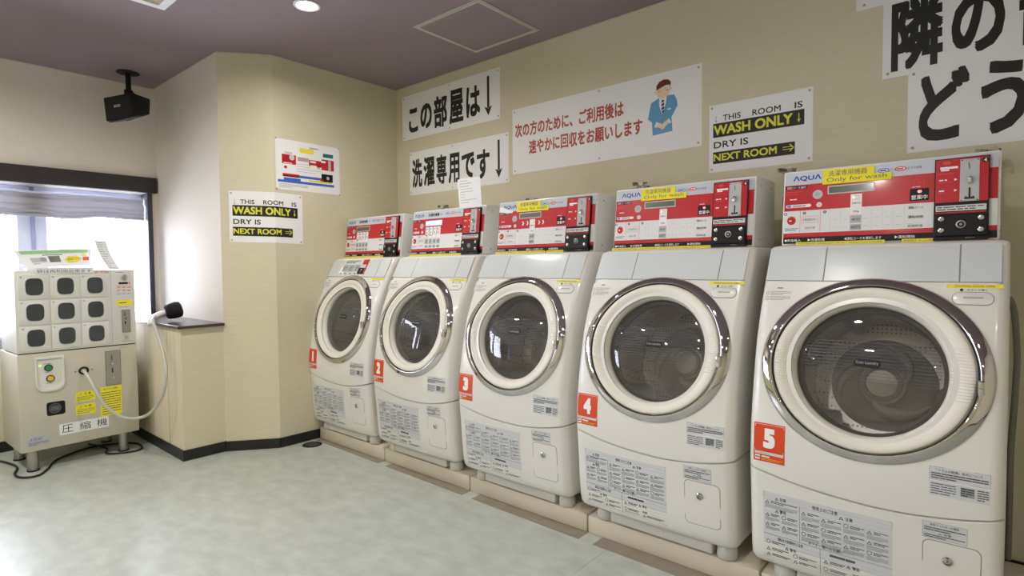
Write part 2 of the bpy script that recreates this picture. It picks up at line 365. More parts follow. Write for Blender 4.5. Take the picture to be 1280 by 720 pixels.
# thin pale line of the wallpaper edge under the ceiling
def trim_line(name, pts, z0, z1, th, m):
    b = MB()
    for (xa, ya), (xb, yb), (nx, ny) in pts:
        n = Vector((nx, ny)).normalized() * th
        b.hexa([(xa, ya, z0), (xb, yb, z0), (xb + n.x, yb + n.y, z0), (xa + n.x, ya + n.y, z0), (xa, ya, z1), (xb, yb, z1), (xb + n.x, yb + n.y, z1), (xa + n.x, ya + n.y, z1)], m)
    return struct(b.build(name))
BN = (0.78, -0.62)
trim_line('trim_1', [((0, -0.971), (0, 0), (1, 0)), ((-0.199, AY), (0, -0.971), BN), ((XW, AY), (-0.199, AY), (0, -1)), ((XW, YN), (XW, AY), (1, 0)), ((0, 0), (XR, 0), (0, -1))], H - 0.006, H, 0.004, 'trim_white')
trim_line('baseboard_left', [((0, -0.971), (0, -0.0), (1, 0)), ((-0.199, AY), (0, -0.971), BN)], 0, 0.062, 0.008, 'baseboard_black')
trim_line('baseboard_back', [((0, 0), (XR, 0), (0, -1))], 0, 0.062, 0.008, 'baseboard_black')
trim_line('baseboard_window', [((XW, YN), (XW, -1.47), (1, 0))], 0, 0.068, 0.008, 'baseboard_black')
trim_line('baseboard_right', [((XR, 0), (XR, YN), (-1, 0))], 0, 0.062, 0.008, 'baseboard_black')
trim_line('baseboard_front', [((XR, YN), (XW, YN), (0, 1))], 0, 0.062, 0.008, 'baseboard_black')
# low boxed ledge in the alcove
lg = MB(); lg.box(XW, -0.205, -1.464, AY - 0.0, 0.06, 0.797, 'wallpaper'); lg.box(XW, -0.207, -1.468, -1.4635, 0.064, 0.797, 'panel_cream'); lg = struct(lg.build('wall_ledge'))
tag(lg, 'cream boxed half-height ledge with dark wooden top beside the window')
b = MB(); b.box(XW, -0.18, -1.49, AY + 0.0, 0.797, 0.815, 'wood_dark', 0.003); b.build('ledge_top', lg)['label'] = 'dark brown wooden ledge top'
b = MB(); b.box(XW, -0.198, -1.475, AY, 0, 0.064, 'baseboard_black'); b.build('ledge_baseboard', lg)
b = MB(); b.box(-0.43, -0.428, -1.4695, -1.468, 0.064, 0.797, 'seam_grey'); b.build('panel_joint', lg)

# ------------------------------------------------------------------ window
win = empty('window_1', (XW, (WY0 + WY1) / 2, WZ0)); win['kind'] = 'structure'
def wpart(name, boxes, smooth=False):
    b = MB()
    for x0, x1, y0, y1, z0, z1, m in boxes: b.box(x0, x1, y0, y1, z0, z1, m, 0.002)
    o = b.build(name); o.parent = win; o.matrix_parent_inverse = Matrix.Translation(-Vector(win.location)); return o
wpart('header', [(XW - 0.02, XW + 0.03, -4.4, AY - 0.008, 1.718, 1.829, 'header_brown')])
wpart('jamb', [(XW - 0.14, XW + 0.012, WY1 - 0.028, WY1 + 0.004, WZ0, WZ1, 'frame_dark')])
wpart('jamb', [(XW - 0.14, XW + 0.012, WY0 - 0.01, WY0 + 0.02, WZ0, WZ1, 'frame_dark')])
wpart('sill', [(XW - 0.2, XW + 0.02, WY0, WY1, WZ0 - 0.03, WZ0, 'frame_lavender')])
for k, yc in enumerate((-1.925, -2.95)):
    wpart('sash_stile', [(XW - 0.17, XW - 0.13, yc - 0.082, yc + 0.072, WZ0 + 0.002, WZ1 - 0.002, 'frame_lavender'), (XW - 0.129, XW - 0.120, yc - 0.014, yc + 0.008, WZ0 + 0.003, WZ1 - 0.003, 'frame_mid')])
wpart('window_frame', [(XW - 0.18, XW - 0.127, WY0, WY1, WZ1 - 0.03, WZ1 + 0.004, 'frame_lavender'), (XW - 0.18, XW - 0.127, WY0, WY1, WZ0 - 0.004, WZ0 + 0.05, 'frame_lavender')])
for y0, y1 in ((-1.853, WY1 - 0.03), (-2.868, -2.007), (-4.28, -3.032)):
    wpart('pane', [(XW - 0.156, XW - 0.152, y0, y1, WZ0 + 0.05, WZ1 - 0.03, 'window_glass')])
# gathered sheer blind
rows = []; N = 90
prof = [(1.663, 0.0), (1.64, -0.012), (1.625, 0.010), (1.60, 0.014), (1.588, 0.030), (1.578, 0.012), (1.566, 0.010), (1.552, 0.028), (1.543, 0.016), (1.536, 0.004), (1.524, 0.022), (1.513, 0.012)]
for z, x in prof:
    r = []
    for j in range(N + 1):
        y = WY0 + 0.03 + (WY1 - 0.035 - WY0 - 0.03) * j / N; k = (1.665 - z) / 0.15
        r.append((XW - 0.062 + x + 0.004 * math.sin(y * 17 + z * 30), y, z + k * (0.009 * math.sin(y * 8.0 + 0.6) + 0.005 * math.sin(y * 19))))
    rows.append(r)
b = MB(); b.grid(rows, 'blind_cloth'); b.grid([[(p[0] - 0.012, p[1], p[2]) for p in r] for r in rows], 'blind_cloth')
bl = b.build('window_blind', None, True, 80); tag(bl, 'sheer grey gathered blind hanging across the top of the window', 'blind')
b = MB(); b.box(XW - 0.075, XW - 0.05, WY0 + 0.03, WY1 - 0.035, 1.662, 1.676, 'frame_lavender', 0.002); b.build('blind_rail', bl)

# ------------------------------------------------------------------ washing machines
UZ = [.12, .18, .36, .50, .61, .75, .89, 1.02, 1.12, 1.163, 1.205, 1.218]
UY = [-.722, -.738, -.753, -.764, -.758, -.735, -.702, -.648, -.595, -.572, -.548, -.534]
UX0, UX1 = -0.01, 0.655; UXC = (UX0 + UX1) / 2
def yf(z): return interp(z, UZ, UY)
def bul(u): return 0.010 * max(0, 1 - ((u - UXC) / 0.33) ** 2)
def SF(u, z, n):   # point on the machine's front, n outward
    e = 0.004; dy = (yf(z + e) - yf(z - e)) / (2 * e); L = math.hypot(1, dy)
    return Vector((u, yf(z) - bul(u) - n / L, z + n * dy / L))
def seam(u): return 0.425 + 0.044 * ((u - 0.37) / (0.37 if u < 0.37 else 0.30)) ** 2
R = 0.035
def plan(inset, dz=0):
    """plan outline as (x, dy_front or None, y) from back-left to back-right"""
    pts = [('b', UX0 + inset), ]
    out = []
    x0, x1 = UX0 + inset, UX1 - inset
    out.append((x0, 'back')); out.append((x0, 'mid'))
    for k in range(7):
        a = math.radians(15 * k); out.append((x0 + R - R * math.cos(a), R - R * math.sin(a)))
    for k in range(1, 14): out.append((x0 + R + (x1 - x0 - 2 * R) * k / 14, 0.0))
    for k in range(7):
        a = math.radians(90 - 15 * k); out.append((x1 - R + R * math.cos(a), R - R * math.sin(a)))
    out.append((x1, 'mid')); out.append((x1, 'back')); return out
def section(zf, inset=0.0, yin=0.0):
    r = []
    for x, d in plan(inset):
        z = zf(x); y = yf(z) - bul(x) + yin
        if d == 'back': yy = -0.13
        elif d == 'mid': yy = -0.40
        else: yy = y + d
        r.append((x, yy, z))
    return r
def make_body(z_lo, z_hi, ins_lo, ins_hi, n, name, root, m):
    rows = []
    for i in range(n + 1):
        t = i / n; rows.append(section(lambda u: z_lo(u) + (z_hi(u) - z_lo(u)) * t))
    for k, (dz, ins) in enumerate(ins_hi): rows.append(section(lambda u: z_hi(u) + dz, ins, ins))
    for k, (dz, ins) in enumerate(ins_lo): rows.insert(0, section(lambda u: z_lo(u) - dz, ins, ins))
    b = MB(); b.grid(rows, m); nc = len(rows[0])
    b.add(rows[0], [tuple(reversed(range(nc)))], m); b.add(rows[-1], [tuple(range(nc))], m)
    b.grid([[r[-1], r[0]] for r in rows], m)
    return b.build(name, root, True, 40)

DX, DZ = 0.326, 0.828
TILT = math.radians(17)
def DM(r, th, h):
    k = 0.97 - max(0, min(1, (r - 0.2) / 0.1)) * 0.066
    x = DX + r * math.cos(th); z = DZ + r * k * math.sin(th)
    return Vector((x, yf(z) - bul(x) * 1.0 - h * math.cos(TILT), z + h * math.sin(TILT)))
def DP(r, th, h):   # planar about the door axis (drum side)
    x = DX + r * math.cos(th); return Vector((x, -0.719 + r * math.sin(th) * math.sin(TILT) - h * math.cos(TILT), DZ + r * math.sin(th) * math.cos(TILT) + h * math.sin(TILT)))
def slab_patch(b, u0, u1, z0, z1, off, dep, m, nu, nv, r=0.0):
    """thin curved panel standing proud of the front"""
    F = [[SF(u0 + (u1 - u0) * i / nu, z0 + (z1 - z0) * j / nv, off) for i in range(nu + 1)] for j in range(nv + 1)]
    b.grid(F, m)
    per = [(i, 0) for i in range(nu + 1)] + [(nu, j) for j in range(1, nv + 1)] + [(i, nv) for i in range(nu - 1, -1, -1)] + [(0, j) for j in range(nv - 1, 0, -1)]
    top = [F[j][i] for i, j in per]; bot = [SF(u0 + (u1 - u0) * i / nu, z0 + (z1 - z0) * j / nv, -dep) for i, j in per]
    b.grid([top, bot], m, True)

def make_washer():
    root = empty('washing_machine')
    up = make_body(seam, lambda u: 1.205, [(0.003, 0.005)], [(0.008, 0.004), (0.012, 0.012), (0.014, 0.022)], 26, 'upper_body', root, 'washer_white')
    low = make_body(lambda u: 0.148, lambda u: seam(u) - 0.009, [(0.012, 0.005), (0.019, 0.015)], [(0.003, 0.005)], 12, 'lower_panel', root, 'washer_white')
    b = MB(); b.box(UX0 + 0.012, UX1 - 0.012, -0.70, -0.14, 0.15, 0.70, 'seam_grey'); b.build('inner_frame', root)
    # opening for the drum
    cut = MB(); cut.lathe([(0.0001, 0.2), (0.212, 0.2), (0.212, -0.05), (0.232, -0.06), (0.232, -0.42), (0.0001, -0.42)], DP, 'rubber_black', 48); co = cut.build('cutter')
    inner = [c for c in root.children if c.name.startswith('inner_frame')][0]
    for tgt in (up, inner):
        md = tgt.modifiers.new('cut', 'BOOLEAN'); md.object = co; md.operation = 'DIFFERENCE'; md.solver = 'EXACT'
        dg = bpy.context.evaluated_depsgraph_get(); me = bpy.data.meshes.new_from_object(tgt.evaluated_get(dg)); tgt.modifiers.clear(); tgt.data = me
    bpy.data.objects.remove(co)
    # top panels
    for u0, u1, nu in ((0.004, 0.182, 4), (0.186, 0.540, 8), (0.544, 0.636, 3)):
        b = MB(); slab_patch(b, u0, u1, 1.0945, 1.204, 0.0022, 0.002, 'flap_white', nu, 8); b.build('top_flap', root, True, 40)
    # thin dark seam lines around them
    c = Canvas(SF); c.rect(0.0, 1.092, 0.640, 1.0945, 'seam_grey', 2, 16, 1)
    for u in (0.182, 0.540): c.rect(u, 1.093, u + 0.004, 1.207, 'seam_grey', 2, 1, 8)
    c.done('flap_seam', root)
    # chrome ring
    b = MB(); b.lathe([(0.305, -0.010), (0.305, 0.000), (0.3035, 0.0035), (0.295, 0.0075), (0.284, 0.0112), (0.2755, 0.0135), (0.2725, 0.0130), (0.2705, 0.009), (0.270, -0.02)], DM, 'chrome', 96); cr = b.build('chrome_ring', root, True, 60); cr['label'] = 'chrome ring around the door'
    b = MB(); b.lathe([(0.2703, 0.008), (0.268, 0.004), (0.2645, -0.004), (0.262, -0.010)], DM, 'gap_dark', 72); b.build('door_gap', root, True)
    # door: white rim, glass
    b = MB(); b.lathe([(0.2645, -0.015), (0.2645, 0.002), (0.263, 0.007), (0.259, 0.0095), (0.250, 0.0095), (0.240, 0.0070), (0.230, 0.0025), (0.220, -0.0035), (0.211, -0.0115), (0.205, -0.020), (0.2015, -0.030), (0.200, -0.045)], DM, 'rim_white', 96)
    door = b.build('door', root, True, 60); door['label'] = 'round door with white rim and smoked glass'
    def GM(r, th, h):
        p = DM(max(r, 1e-4), th, h); return p
    b = MB(); prof = [(0.2005, -0.036), (0.196, -0.034), (0.185, -0.031), (0.15, -0.026), (0.10, -0.023), (0.05, -0.022), (0.0005, -0.0215)]
    b.lathe(prof, GM, 'door_glass', 72); b.build('glass', door, True, 80)
    def GF(u, v, n):
        r = math.hypot(u - DX, (v - DZ)); 
        h = -0.0215 - 0.0045 * (r / 0.15) ** 2 + 0.0006 + n
        return Vector((u, yf(v) - bul(u) - h * math.cos(TILT), v + h * math.sin(TILT)))
    c = Canvas(GF)
    for k in range(13):
        z = DZ + 0.082 - k * 0.0098; hw = math.sqrt(max(0, 0.186 ** 2 - ((z - DZ) / 0.97) ** 2)); t = 0.0018 if k < 9 else 0.0012
        c.rect(DX - hw, z, DX + hw, z + t, 'ink_soft', 0, 14, 1)
    c.done('stripe_print', door)
    c = Canvas(GF); c.rrect(DX - 0.036, DZ + 0.010, DX + 0.036, DZ + 0.033, 0.011, 'console_black', 4); c.text('Coin Laundry', DX - 0.030, DZ + 0.016, DX + 0.030, DZ + 0.027, 'key_grey', 6, 0.01); c.done('badge', door)
    b = MB(); b.box(0.592, 0.606, -0.762, -0.742, 0.79, 0.83, 'chrome', 0.003); 
    lt = b.build('door_latch', root, True)
    # drum
    b = MB(); b.grid([[DM(0.2003, 2 * PI * k / 56, -0.043) for k in range(56)], [DP(0.200, 2 * PI * k / 56, -0.058) for k in range(56)]], 'rubber_grey', True); b.lathe([(0.200, -0.058), (0.192, -0.062), (0.188, -0.072), (0.196, -0.080), (0.205, -0.085), (0.229, -0.088)], DP, 'rubber_grey', 56); b.build('door_gasket', root, True, 70)
    b = MB(); b.lathe([(0.190, -0.090), (0.215, -0.095), (0.222, -0.105), (0.222, -0.345), (0.212, -0.362), (0.16, -0.368)], DP, 'drum_steel', 56)
    drum = b.build('drum', root, True, 50)
    b = MB(); b.lathe([(0.162, -0.368), (0.150, -0.360), (0.120, -0.356), (0.085, -0.350), (0.074, -0.342), (0.070, -0.345), (0.05, -0.340), (0.02, -0.336), (0.0005, -0.335)], DP, 'drum_back', 48)
    b.lathe([(0.062, -0.342), (0.060, -0.330), (0.050, -0.326), (0.046, -0.331), (0.012, -0.329), (0.0005, -0.328)], DP, 'drum_back', 40)
    for k, (a0, wd) in enumerate(((-1.9, 1.0), (0.2, 0.7), (2.2, 0.7))):
        pts = [DP(0.064 + 0.085 * (i / 9) ** 0.8, a0 + 1.5 * i / 9, -0.347) for i in range(10)]
        b.tube(pts, lambda t, wd=wd: wd * (0.004 + 0.020 * math.sin(PI * min(1, t * 0.9 + 0.08))), 'drum_agitator', 8, True, 2)
    b.build('agitator', drum, True, 50)
    for k in range(3):
        a = k * 2 * PI / 3 + PI / 2 + 0.35; b = MB()
        rows = []
        for i in range(9):
            t = i / 8; h = -0.115 - 0.225 * t; e = math.sin(PI * min(1, max(0, t))) ** 0.5
            rows.append([DP(0.2215 - 0.062 * e * math.cos(q * PI / 2) ** 0.7, a + q * 0.20, h) for q in (-1, -0.8, -0.5, -0.2, 0, 0.2, 0.5, 0.8, 0.999)])
        b.grid(rows, 'steel_matte'); b.build('paddle', drum, True, 50)
    # button, hatch
    c = MB(); 
    def oval(b, u0, u1, z0, z1, off, dep, m):
        rr = (z1 - z0) / 2; pts = []
        for cx, a0 in ((u1 - rr, -90), (u0 + rr, 90)):
            for k in range(11): a = math.radians(a0 + 18 * k); pts.append((cx + rr * math.cos(a), (z0 + z1) / 2 + rr * math.sin(a)))
        s = 0.93; uc, zc = (u0 + u1) / 2, (z0 + z1) / 2
        A = [SF(u, z, -dep) for u, z in pts]; B = [SF(u, z, off) for u, z in pts]; C = [SF(uc + (u - uc) * s, zc + (z - zc) * (s - .04), off + 0.0015) for u, z in pts]
        b.grid([A, B, C], m, True); b.add(C, [tuple(range(len(C)))], m)
    c2 = Canvas(SF); oval(c2, 0.526, 0.622, 1.028, 1.066, 0.0003, 0.002, 'seam_grey'); oval(c2, 0.528, 0.620, 1.030, 1.064, 0.0015, 0.002, 'washer_white'); c2.rrect(0.553, 1.046, 0.598, 1.051, 0.002, 'rule_grey', 12)
    c2.build('door_button', root, True)
    c = Canvas(SF); c.rrect(0.476, 0.199, 0.608, 0.365, 0.018, 'seam_grey', 1); c.build('hatch_gap', root)
    b = Canvas(SF); r = 0.0165; pts = []
    u0, z0, u1, z1 = 0.4785, 0.2015, 0.6055, 0.3625
    for cx, cy, a0 in ((u1 - r, z1 - r, 0), (u0 + r, z1 - r, 90), (u0 + r, z0 + r, 180), (u1 - r, z0 + r, 270)):
        for k in range(6): a = math.radians(a0 + 18 * k); pts.append((cx + r * math.cos(a), cy + r * math.sin(a)))
    A = [SF(u, z, 0) for u, z in pts]; B = [SF(u, z, 0.0012) for u, z in pts]; b.grid([A, B], 'washer_white', True)
    b.add(B, [tuple(range(len(B)))], 'washer_white'); ht = b.build('filter_hatch', root)
    lk = Canvas(SF); kx, kz = 0.534, 0.312
    for r0, h0, r1, h1, m in ((0.0125, 0.0, 0.0125, 0.004, 'chrome'), (0.0125, 0.004, 0.0085, 0.0062, 'chrome'), (0.0085, 0.0062, 0.008, 0.0045, 'rubber_black'), (0.008, 0.0045, 0.0001, 0.0055, 'steel')):
        lk.grid([[SF(kx + r_ * math.cos(2 * PI * k / 20), kz + r_ * math.sin(2 * PI * k / 20), h_) for k in range(20)] for r_, h_ in ((r0, h0), (r1, h1))], m, True)
    lk.rect(kx - 0.001, kz - 0.004, kx + 0.001, kz + 0.004, 'ink', 22); lk.build('hatch_lock', ht, True, 30)
    # labels
    def label(name, u0, z0, u1, z1, draw, base='label_silver'):
        c = Canvas(SF); c.rect(u0, z0, u1, z1, base, 1, 8, 4); draw(c); return c.done(name, root)
    def tri(c, u, v, s, l=2, m='ink_soft'): c.poly([(u - s / 2, v), (u + s / 2, v), (u, v + s * 0.85)], m, l); c.poly([(u - s * .26, v + s * .12), (u + s * .26, v + s * .12), (u, v + s * .58)], 'label_silver', l + 1)
    def big(c):
        u0, v0, u1, v1 = 0.040, 0.158, 0.405, 0.390
        c.frame(u0, v0, u1, v1, 0.0016, 'rule_grey', 2)
        for k in range(1, 17): v = v1 - (v1 - v0) * k / 17; c.rect(u0, v, u1, v + 0.0006, 'rule_grey', 2, 6)
        c.rect(u0 + 0.112, v0 + 0.087, u0 + 0.1135, v1 - 0.025, 'ink_faint', 3, 1, 3); c.rect(u0, v0 + 0.085, u1, v0 + 0.0865, 'ink_faint', 3, 6); c.rect(u0 + 0.172, v0, u0 + 0.1735, v0 + 0.085, 'ink_faint', 3, 1, 3)
        c.text('使用上のご注意', u0 + 0.15, v1 - 0.023, u0 + 0.222, v1 - 0.010, 'ink', 3, 0.01)
        c.text('注意', u0 + 0.243, v1 - 0.033, u0 + 0.263, v1 - 0.021, 'ink', 3, 0.01); tri(c, u0 + 0.232, v1 - 0.033, 0.012, 3, 'ink')
        c.text('危険', u0 + 0.052, v1 - 0.024, u0 + 0.072, v1 - 0.012, 'ink', 3, 0.01); tri(c, u0 + 0.043, v1 - 0.024, 0.012, 3, 'ink')
        c.text('警告', u0 + 0.052, v1 - 0.066, u0 + 0.072, v1 - 0.054, 'ink', 3, 0.01); tri(c, u0 + 0.043, v1 - 0.066, 0.012, 3, 'ink')
        c.text('運転及び設置時のご注意', u0 + 0.045, v0 + 0.070, u0 + 0.122, v0 + 0.081, 'ink', 3, 0.01)
        c.text('警告', u0 + 0.082, v0 + 0.045, u0 + 0.102, v0 + 0.056, 'ink', 3, 0.01); tri(c, u0 + 0.073, v0 + 0.045, 0.012, 3, 'ink')
        c.text('オーナー様へのお願い', u0 + 0.138, v0 + 0.0885, u0 + 0.238, v0 + 0.099, 'ink', 3, 0.01)
        c.text('警告', u0 + 0.262, v0 + 0.046, u0 + 0.282, v0 + 0.057, 'ink', 3, 0.01); tri(c, u0 + 0.252, v0 + 0.046, 0.012, 3, 'ink')
        c.text('注意', u0 + 0.262, v0 + 0.024, u0 + 0.282, v0 + 0.034, 'ink', 3, 0.01)
        c.micro(u0 + 0.20, v0 + 0.066, u0 + 0.335, v0 + 0.079, 1, 'ink_soft', 3, 0.6, 0.1, 3)
        sd = 0
        def cell(u, v, wd, ht):
            nonlocal sd
            sd += 1; s = 0.014
            if sd % 3 == 0: c.ring(u + s / 2, v - s / 2, s * 0.38, s * 0.5, 'ink_soft', 3, 12)
            else: tri(c, u + s / 2, v - s, s, 3, 'ink_soft')
            c.micro(u + s + 0.004, v - 0.012, u + wd, v - 0.002, 2, 'ink_soft', 3, 0.55, 0.2, sd)
            c.micro(u, v - ht, u + wd, v - 0.016, 4, 'ink_faint', 3, 0.45, 0.15, sd + 50)
        for j in range(3):
            cell(u0 + 0.118, v1 - 0.036 - j * 0.035, 0.052, 0.031)
            for i in range(3): cell(u0 + 0.176 + i * 0.062, v1 - 0.042 - j * 0.033, 0.056, 0.030)
        cell(u0 + 0.006, v1 - 0.026, 0.10, 0.028); cell(u0 + 0.006, v1 - 0.071, 0.045, 0.028); cell(u0 + 0.058, v1 - 0.071, 0.048, 0.028); cell(u0 + 0.006, v1 - 0.103, 0.045, 0.028); cell(u0 + 0.058, v1 - 0.103, 0.048, 0.028)
        cell(u0 + 0.008, v0 + 0.066, 0.06, 0.016); cell(u0 + 0.008, v0 + 0.042, 0.07, 0.016); cell(u0 + 0.008, v0 + 0.022, 0.075, 0.016); cell(u0 + 0.092, v0 + 0.040, 0.07, 0.016); cell(u0 + 0.092, v0 + 0.022, 0.07, 0.016)
        cell(u0 + 0.182, v0 + 0.055, 0.06, 0.018); cell(u0 + 0.182, v0 + 0.030, 0.065, 0.022); cell(u0 + 0.262, v0 + 0.022, 0.09, 0.016)
    label('warning_label', 0.040, 0.158, 0.405, 0.390, big)['label'] = 'large grey warning label full of small print'
    def la(c):
        u0, v0, u1, v1 = 0.490, 0.497, 0.623, 0.579
        c.frame(u0, v0 + 0.045, u1, v1, 0.001, 'ink_faint', 2); c.rect(u0, v0 + 0.041, u1, v0 + 0.045, 'washer_white', 2, 4)
        c.text('「ドラムの乾燥」表示について', u0 + 0.016, v1 - 0.013, u1 - 0.016, v1 - 0.005, 'ink', 3, 0.01)
        c.micro(u0 + 0.004, v0 + 0.048, u1 - 0.004, v1 - 0.015, 3, 'ink_soft', 3, 0.55, 0.15, 5)
        c.micro(u0 + 0.004, v0 + 0.004, u0 + 0.06, v0 + 0.038, 5, 'ink_soft', 3, 0.4, 0.3, 6)
        c.rect(u0 + 0.07, v0 + 0.011, u0 + 0.10, v0 + 0.037, 'ink_faint', 3); c.micro(u0 + 0.071, v0 + 0.012, u0 + 0.099, v0 + 0.036, 4, 'ink', 4, 0.4, 0.3, 8)
        c.micro(u0 + 0.106, v0 + 0.006, u1 - 0.003, v0 + 0.038, 5, 'ink_soft', 3, 0.5, 0.2, 7)
    label('info_label', 0.490, 0.497, 0.623, 0.579, la)
    def lb(c):
        u0, v0, u1, v1 = 0.476, 0.369, 0.577, 0.418
        c.frame(u0, v0, u1, v1, 0.001, 'ink_faint', 2); c.text('吸気フィルターの掃除', u0 + 0.018, v1 - 0.011, u1 - 0.018, v1 - 0.004, 'ink', 3, 0.01)
        c.micro(u0 + 0.004, v0 + 0.022, u1 - 0.004, v1 - 0.014, 2, 'ink_soft', 3, 0.5, 0.15, 11); c.text('△ 注意', u0 + 0.036, v0 + 0.014, u0 + 0.066, v0 + 0.021, 'ink', 3, 0.01); c.micro(u0 + 0.004, v0 + 0.002, u1 - 0.004, v0 + 0.013, 2, 'ink_soft', 3, 0.5, 0.15, 12)
    label('info_label', 0.476, 0.369, 0.577, 0.418, lb)
    def lc(c):
        c.micro(0.044, 1.064, 0.078, 1.072, 1, 'ink_faint', 3, 0.6, 0.4, 13)
        for v in (1.050, 1.033): c.ring(0.014, v, 0.0045, 0.006, 'ink_faint', 3, 12); c.micro(0.024, v - 0.007, 0.090, v + 0.008, 3, 'rule_grey', 3, 0.5, 0.2, 14 + int(v * 1000))
    label('care_label', 0.002, 1.024, 0.105, 1.075, lc, 'washer_white')
    def ld(c): c.text('STOPPING DOOR OPEN', 0.532, 1.0795, 0.622, 1.0845, 'ink_soft', 3, 0.0); 
    label('yellow_tape', 0.513, 1.077, 0.641, 1.0875, ld, 'note_yellow')['label'] = 'strip of yellow tape above the door button'
    c = Canvas(SF); c.disc(0.548, 1.0715, 0.0042, 'ink', 1, 12); c.text('ボタンで開く', 0.560, 1.0685, 0.606, 1.0745, 'ink', 1, 0.01); c.done('button_caption', root)
    # feet and base
    for x in (0.092, 0.605):
        b = MB(); n = 32
        rows = [[(x + r_ * (1 + (0.02 if k % 2 else -0.02)) * math.cos(2 * PI * k / n), -0.673 + r_ * (1 + (0.02 if k % 2 else -0.02)) * math.sin(2 * PI * k / n), z) for k in range(n)] for r_, z in ((0.033, 0.078), (0.036, 0.082), (0.036, 0.110), (0.032, 0.118), (0.032, 0.145))]
        b.grid(rows, 'vendor_side', True); b.build('foot', root, True, 50)
    for x in (0.065, 0.585):
        b = MB(); b.cyl((x, -0.2, 0.078), (x, -0.2, 0.145), 0.034, 'key_grey'); b.build('foot', root, True, 50)
    b = MB(); b.box(0.135, 0.562, -0.709, -0.16, 0.086, 0.140, 'vendor_side', 0.004); b.build('base_tray', root)
    return root
proto = make_washer()
def children(o): return [c for c in bpy.data.objects if c.parent == o]
def copy_tree(o, parent=None):
    kids = children(o); c = o.copy(); COL.objects.link(c); c.parent = parent
    for k in kids: copy_tree(k, c)
    return c
washers = [proto] + [copy_tree(proto) for _ in range(4)]
WL = ['white drum washing machine with orange number 1 sticker, in the corner against the cream wall',
      'white drum washing machine with orange number 2 sticker and window light in its glass',
      'white drum washing machine with orange number 3 sticker, middle of the row of five',
      'white drum washing machine with orange number 4 sticker, second from the right end',
      'white drum washing machine with orange number 5 sticker, nearest and largest of the row']
for i, wsh in enumerate(washers):
    wsh.location = (0.714 * i, 0, 0); tag(wsh, WL[i], 'washing machine', 'numbered washing machines along the wall')
    c = Canvas(SF); u0, v0, u1, v1 = 0.010, 0.492, 0.109, 0.620
    c.rect(u0, v0, u1, v1, 'sticker_orange', 2, 6, 4); c.frame(u0 + 0.004, v0 + 0.032, u1 - 0.004, v1 - 0.004, 0.0011, 'poster', 3)
    wd = 0.022 if i == 0 else 0.038
    c.text(str(i + 1), 0.0595 - wd / 2, v0 + 0.046, 0.0595 + wd / 2, v1 - 0.016, 'poster', 4, 0.08)
    c.rect(u0 + 0.004, v0 + 0.024, u1 - 0.004, v0 + 0.033, 'label_silver', 4, 4); c.micro(u0 + 0.01, v0 + 0.026, u1 - 0.01, v0 + 0.031, 1, 'ink_faint', 5, 0.4, 0.3, i)
    c.rect(u0 + 0.005, v0 + 0.005, u0 + 0.021, v0 + 0.020, 'poster', 4); c.rect(u0 + 0.006, v0 + 0.011, u0 + 0.020, v0 + 0.015, 'ink_red', 5)
    c.micro(u0 + 0.026, v0 + 0.014, u0 + 0.06, v0 + 0.021, 1, 'poster', 4, 0.6, 0.15, i + 20); c.micro(u0 + 0.026, v0 + 0.004, u1 - 0.006, v0 + 0.013, 2, 'note_yellow_dim', 4, 0.3, 0.25, i + 30)
    c.done('number_sticker', wsh)['label'] = 'orange square sticker with a white number %d' % (i + 1)
# printed leaflet pasted on machine 1's top flap
c = Canvas(SF)
c.poly([(0.125, 1.118), (0.150, 1.106), (0.410, 1.108), (0.445, 1.206), (0.160, 1.206)], 'paper', 10)
for k in range(3): c.rect(0.165 + k * 0.068, 1.128, 0.218 + k * 0.068, 1.168, 'key_grey', 11); c.frame(0.165 + k * 0.068, 1.128, 0.218 + k * 0.068, 1.168, 0.002, 'ink_soft', 12); c.micro(0.170 + k * 0.068, 1.133, 0.213 + k * 0.068, 1.163, 4, 'ink_soft', 12, 0.4, 0.3, k)
c.rect(0.365, 1.172, 0.41, 1.203, 'console_red', 11); c.rect(0.410, 1.11, 0.425, 1.205, 'console_red', 12); c.rect(0.345, 1.110, 0.408, 1.150, 'console_black', 11); c.text('ア', 0.37, 1.12, 0.385, 1.14, 'poster', 12)
c.micro(0.17, 1.178, 0.34, 1.20, 2, 'ink_soft', 11, 0.4, 0.5, 9)
for k in range(4): c.rect(0.15 + 0.055 * k, 1.110, 0.17 + 0.055 * k, 1.116, 'ink', 11)
c.done('instruction_leaflet', washers[0])['label'] = 'printed instruction leaflet stuck on the top flap'

# ------------------------------------------------------------------ plinths
for i in range(5):
    b = MB(); x0 = 0.018 + 0.714 * i; x1 = x0 + 0.707; b.box(x0, x1, -0.701, -0.06, 0.0, 0.0765, 'plinth_cream', 0.005)
    o = b.build('plinth', None, True, 40)
    names = ['farthest slab, at the corner wall', 'second slab from the corner wall', 'middle slab of the five', 'fourth slab from the corner wall', 'nearest slab, at the right end']
    tag(o, 'low cream plinth under the washing machines, ' + names[i], 'plinth', 'cream plinths under the machines')

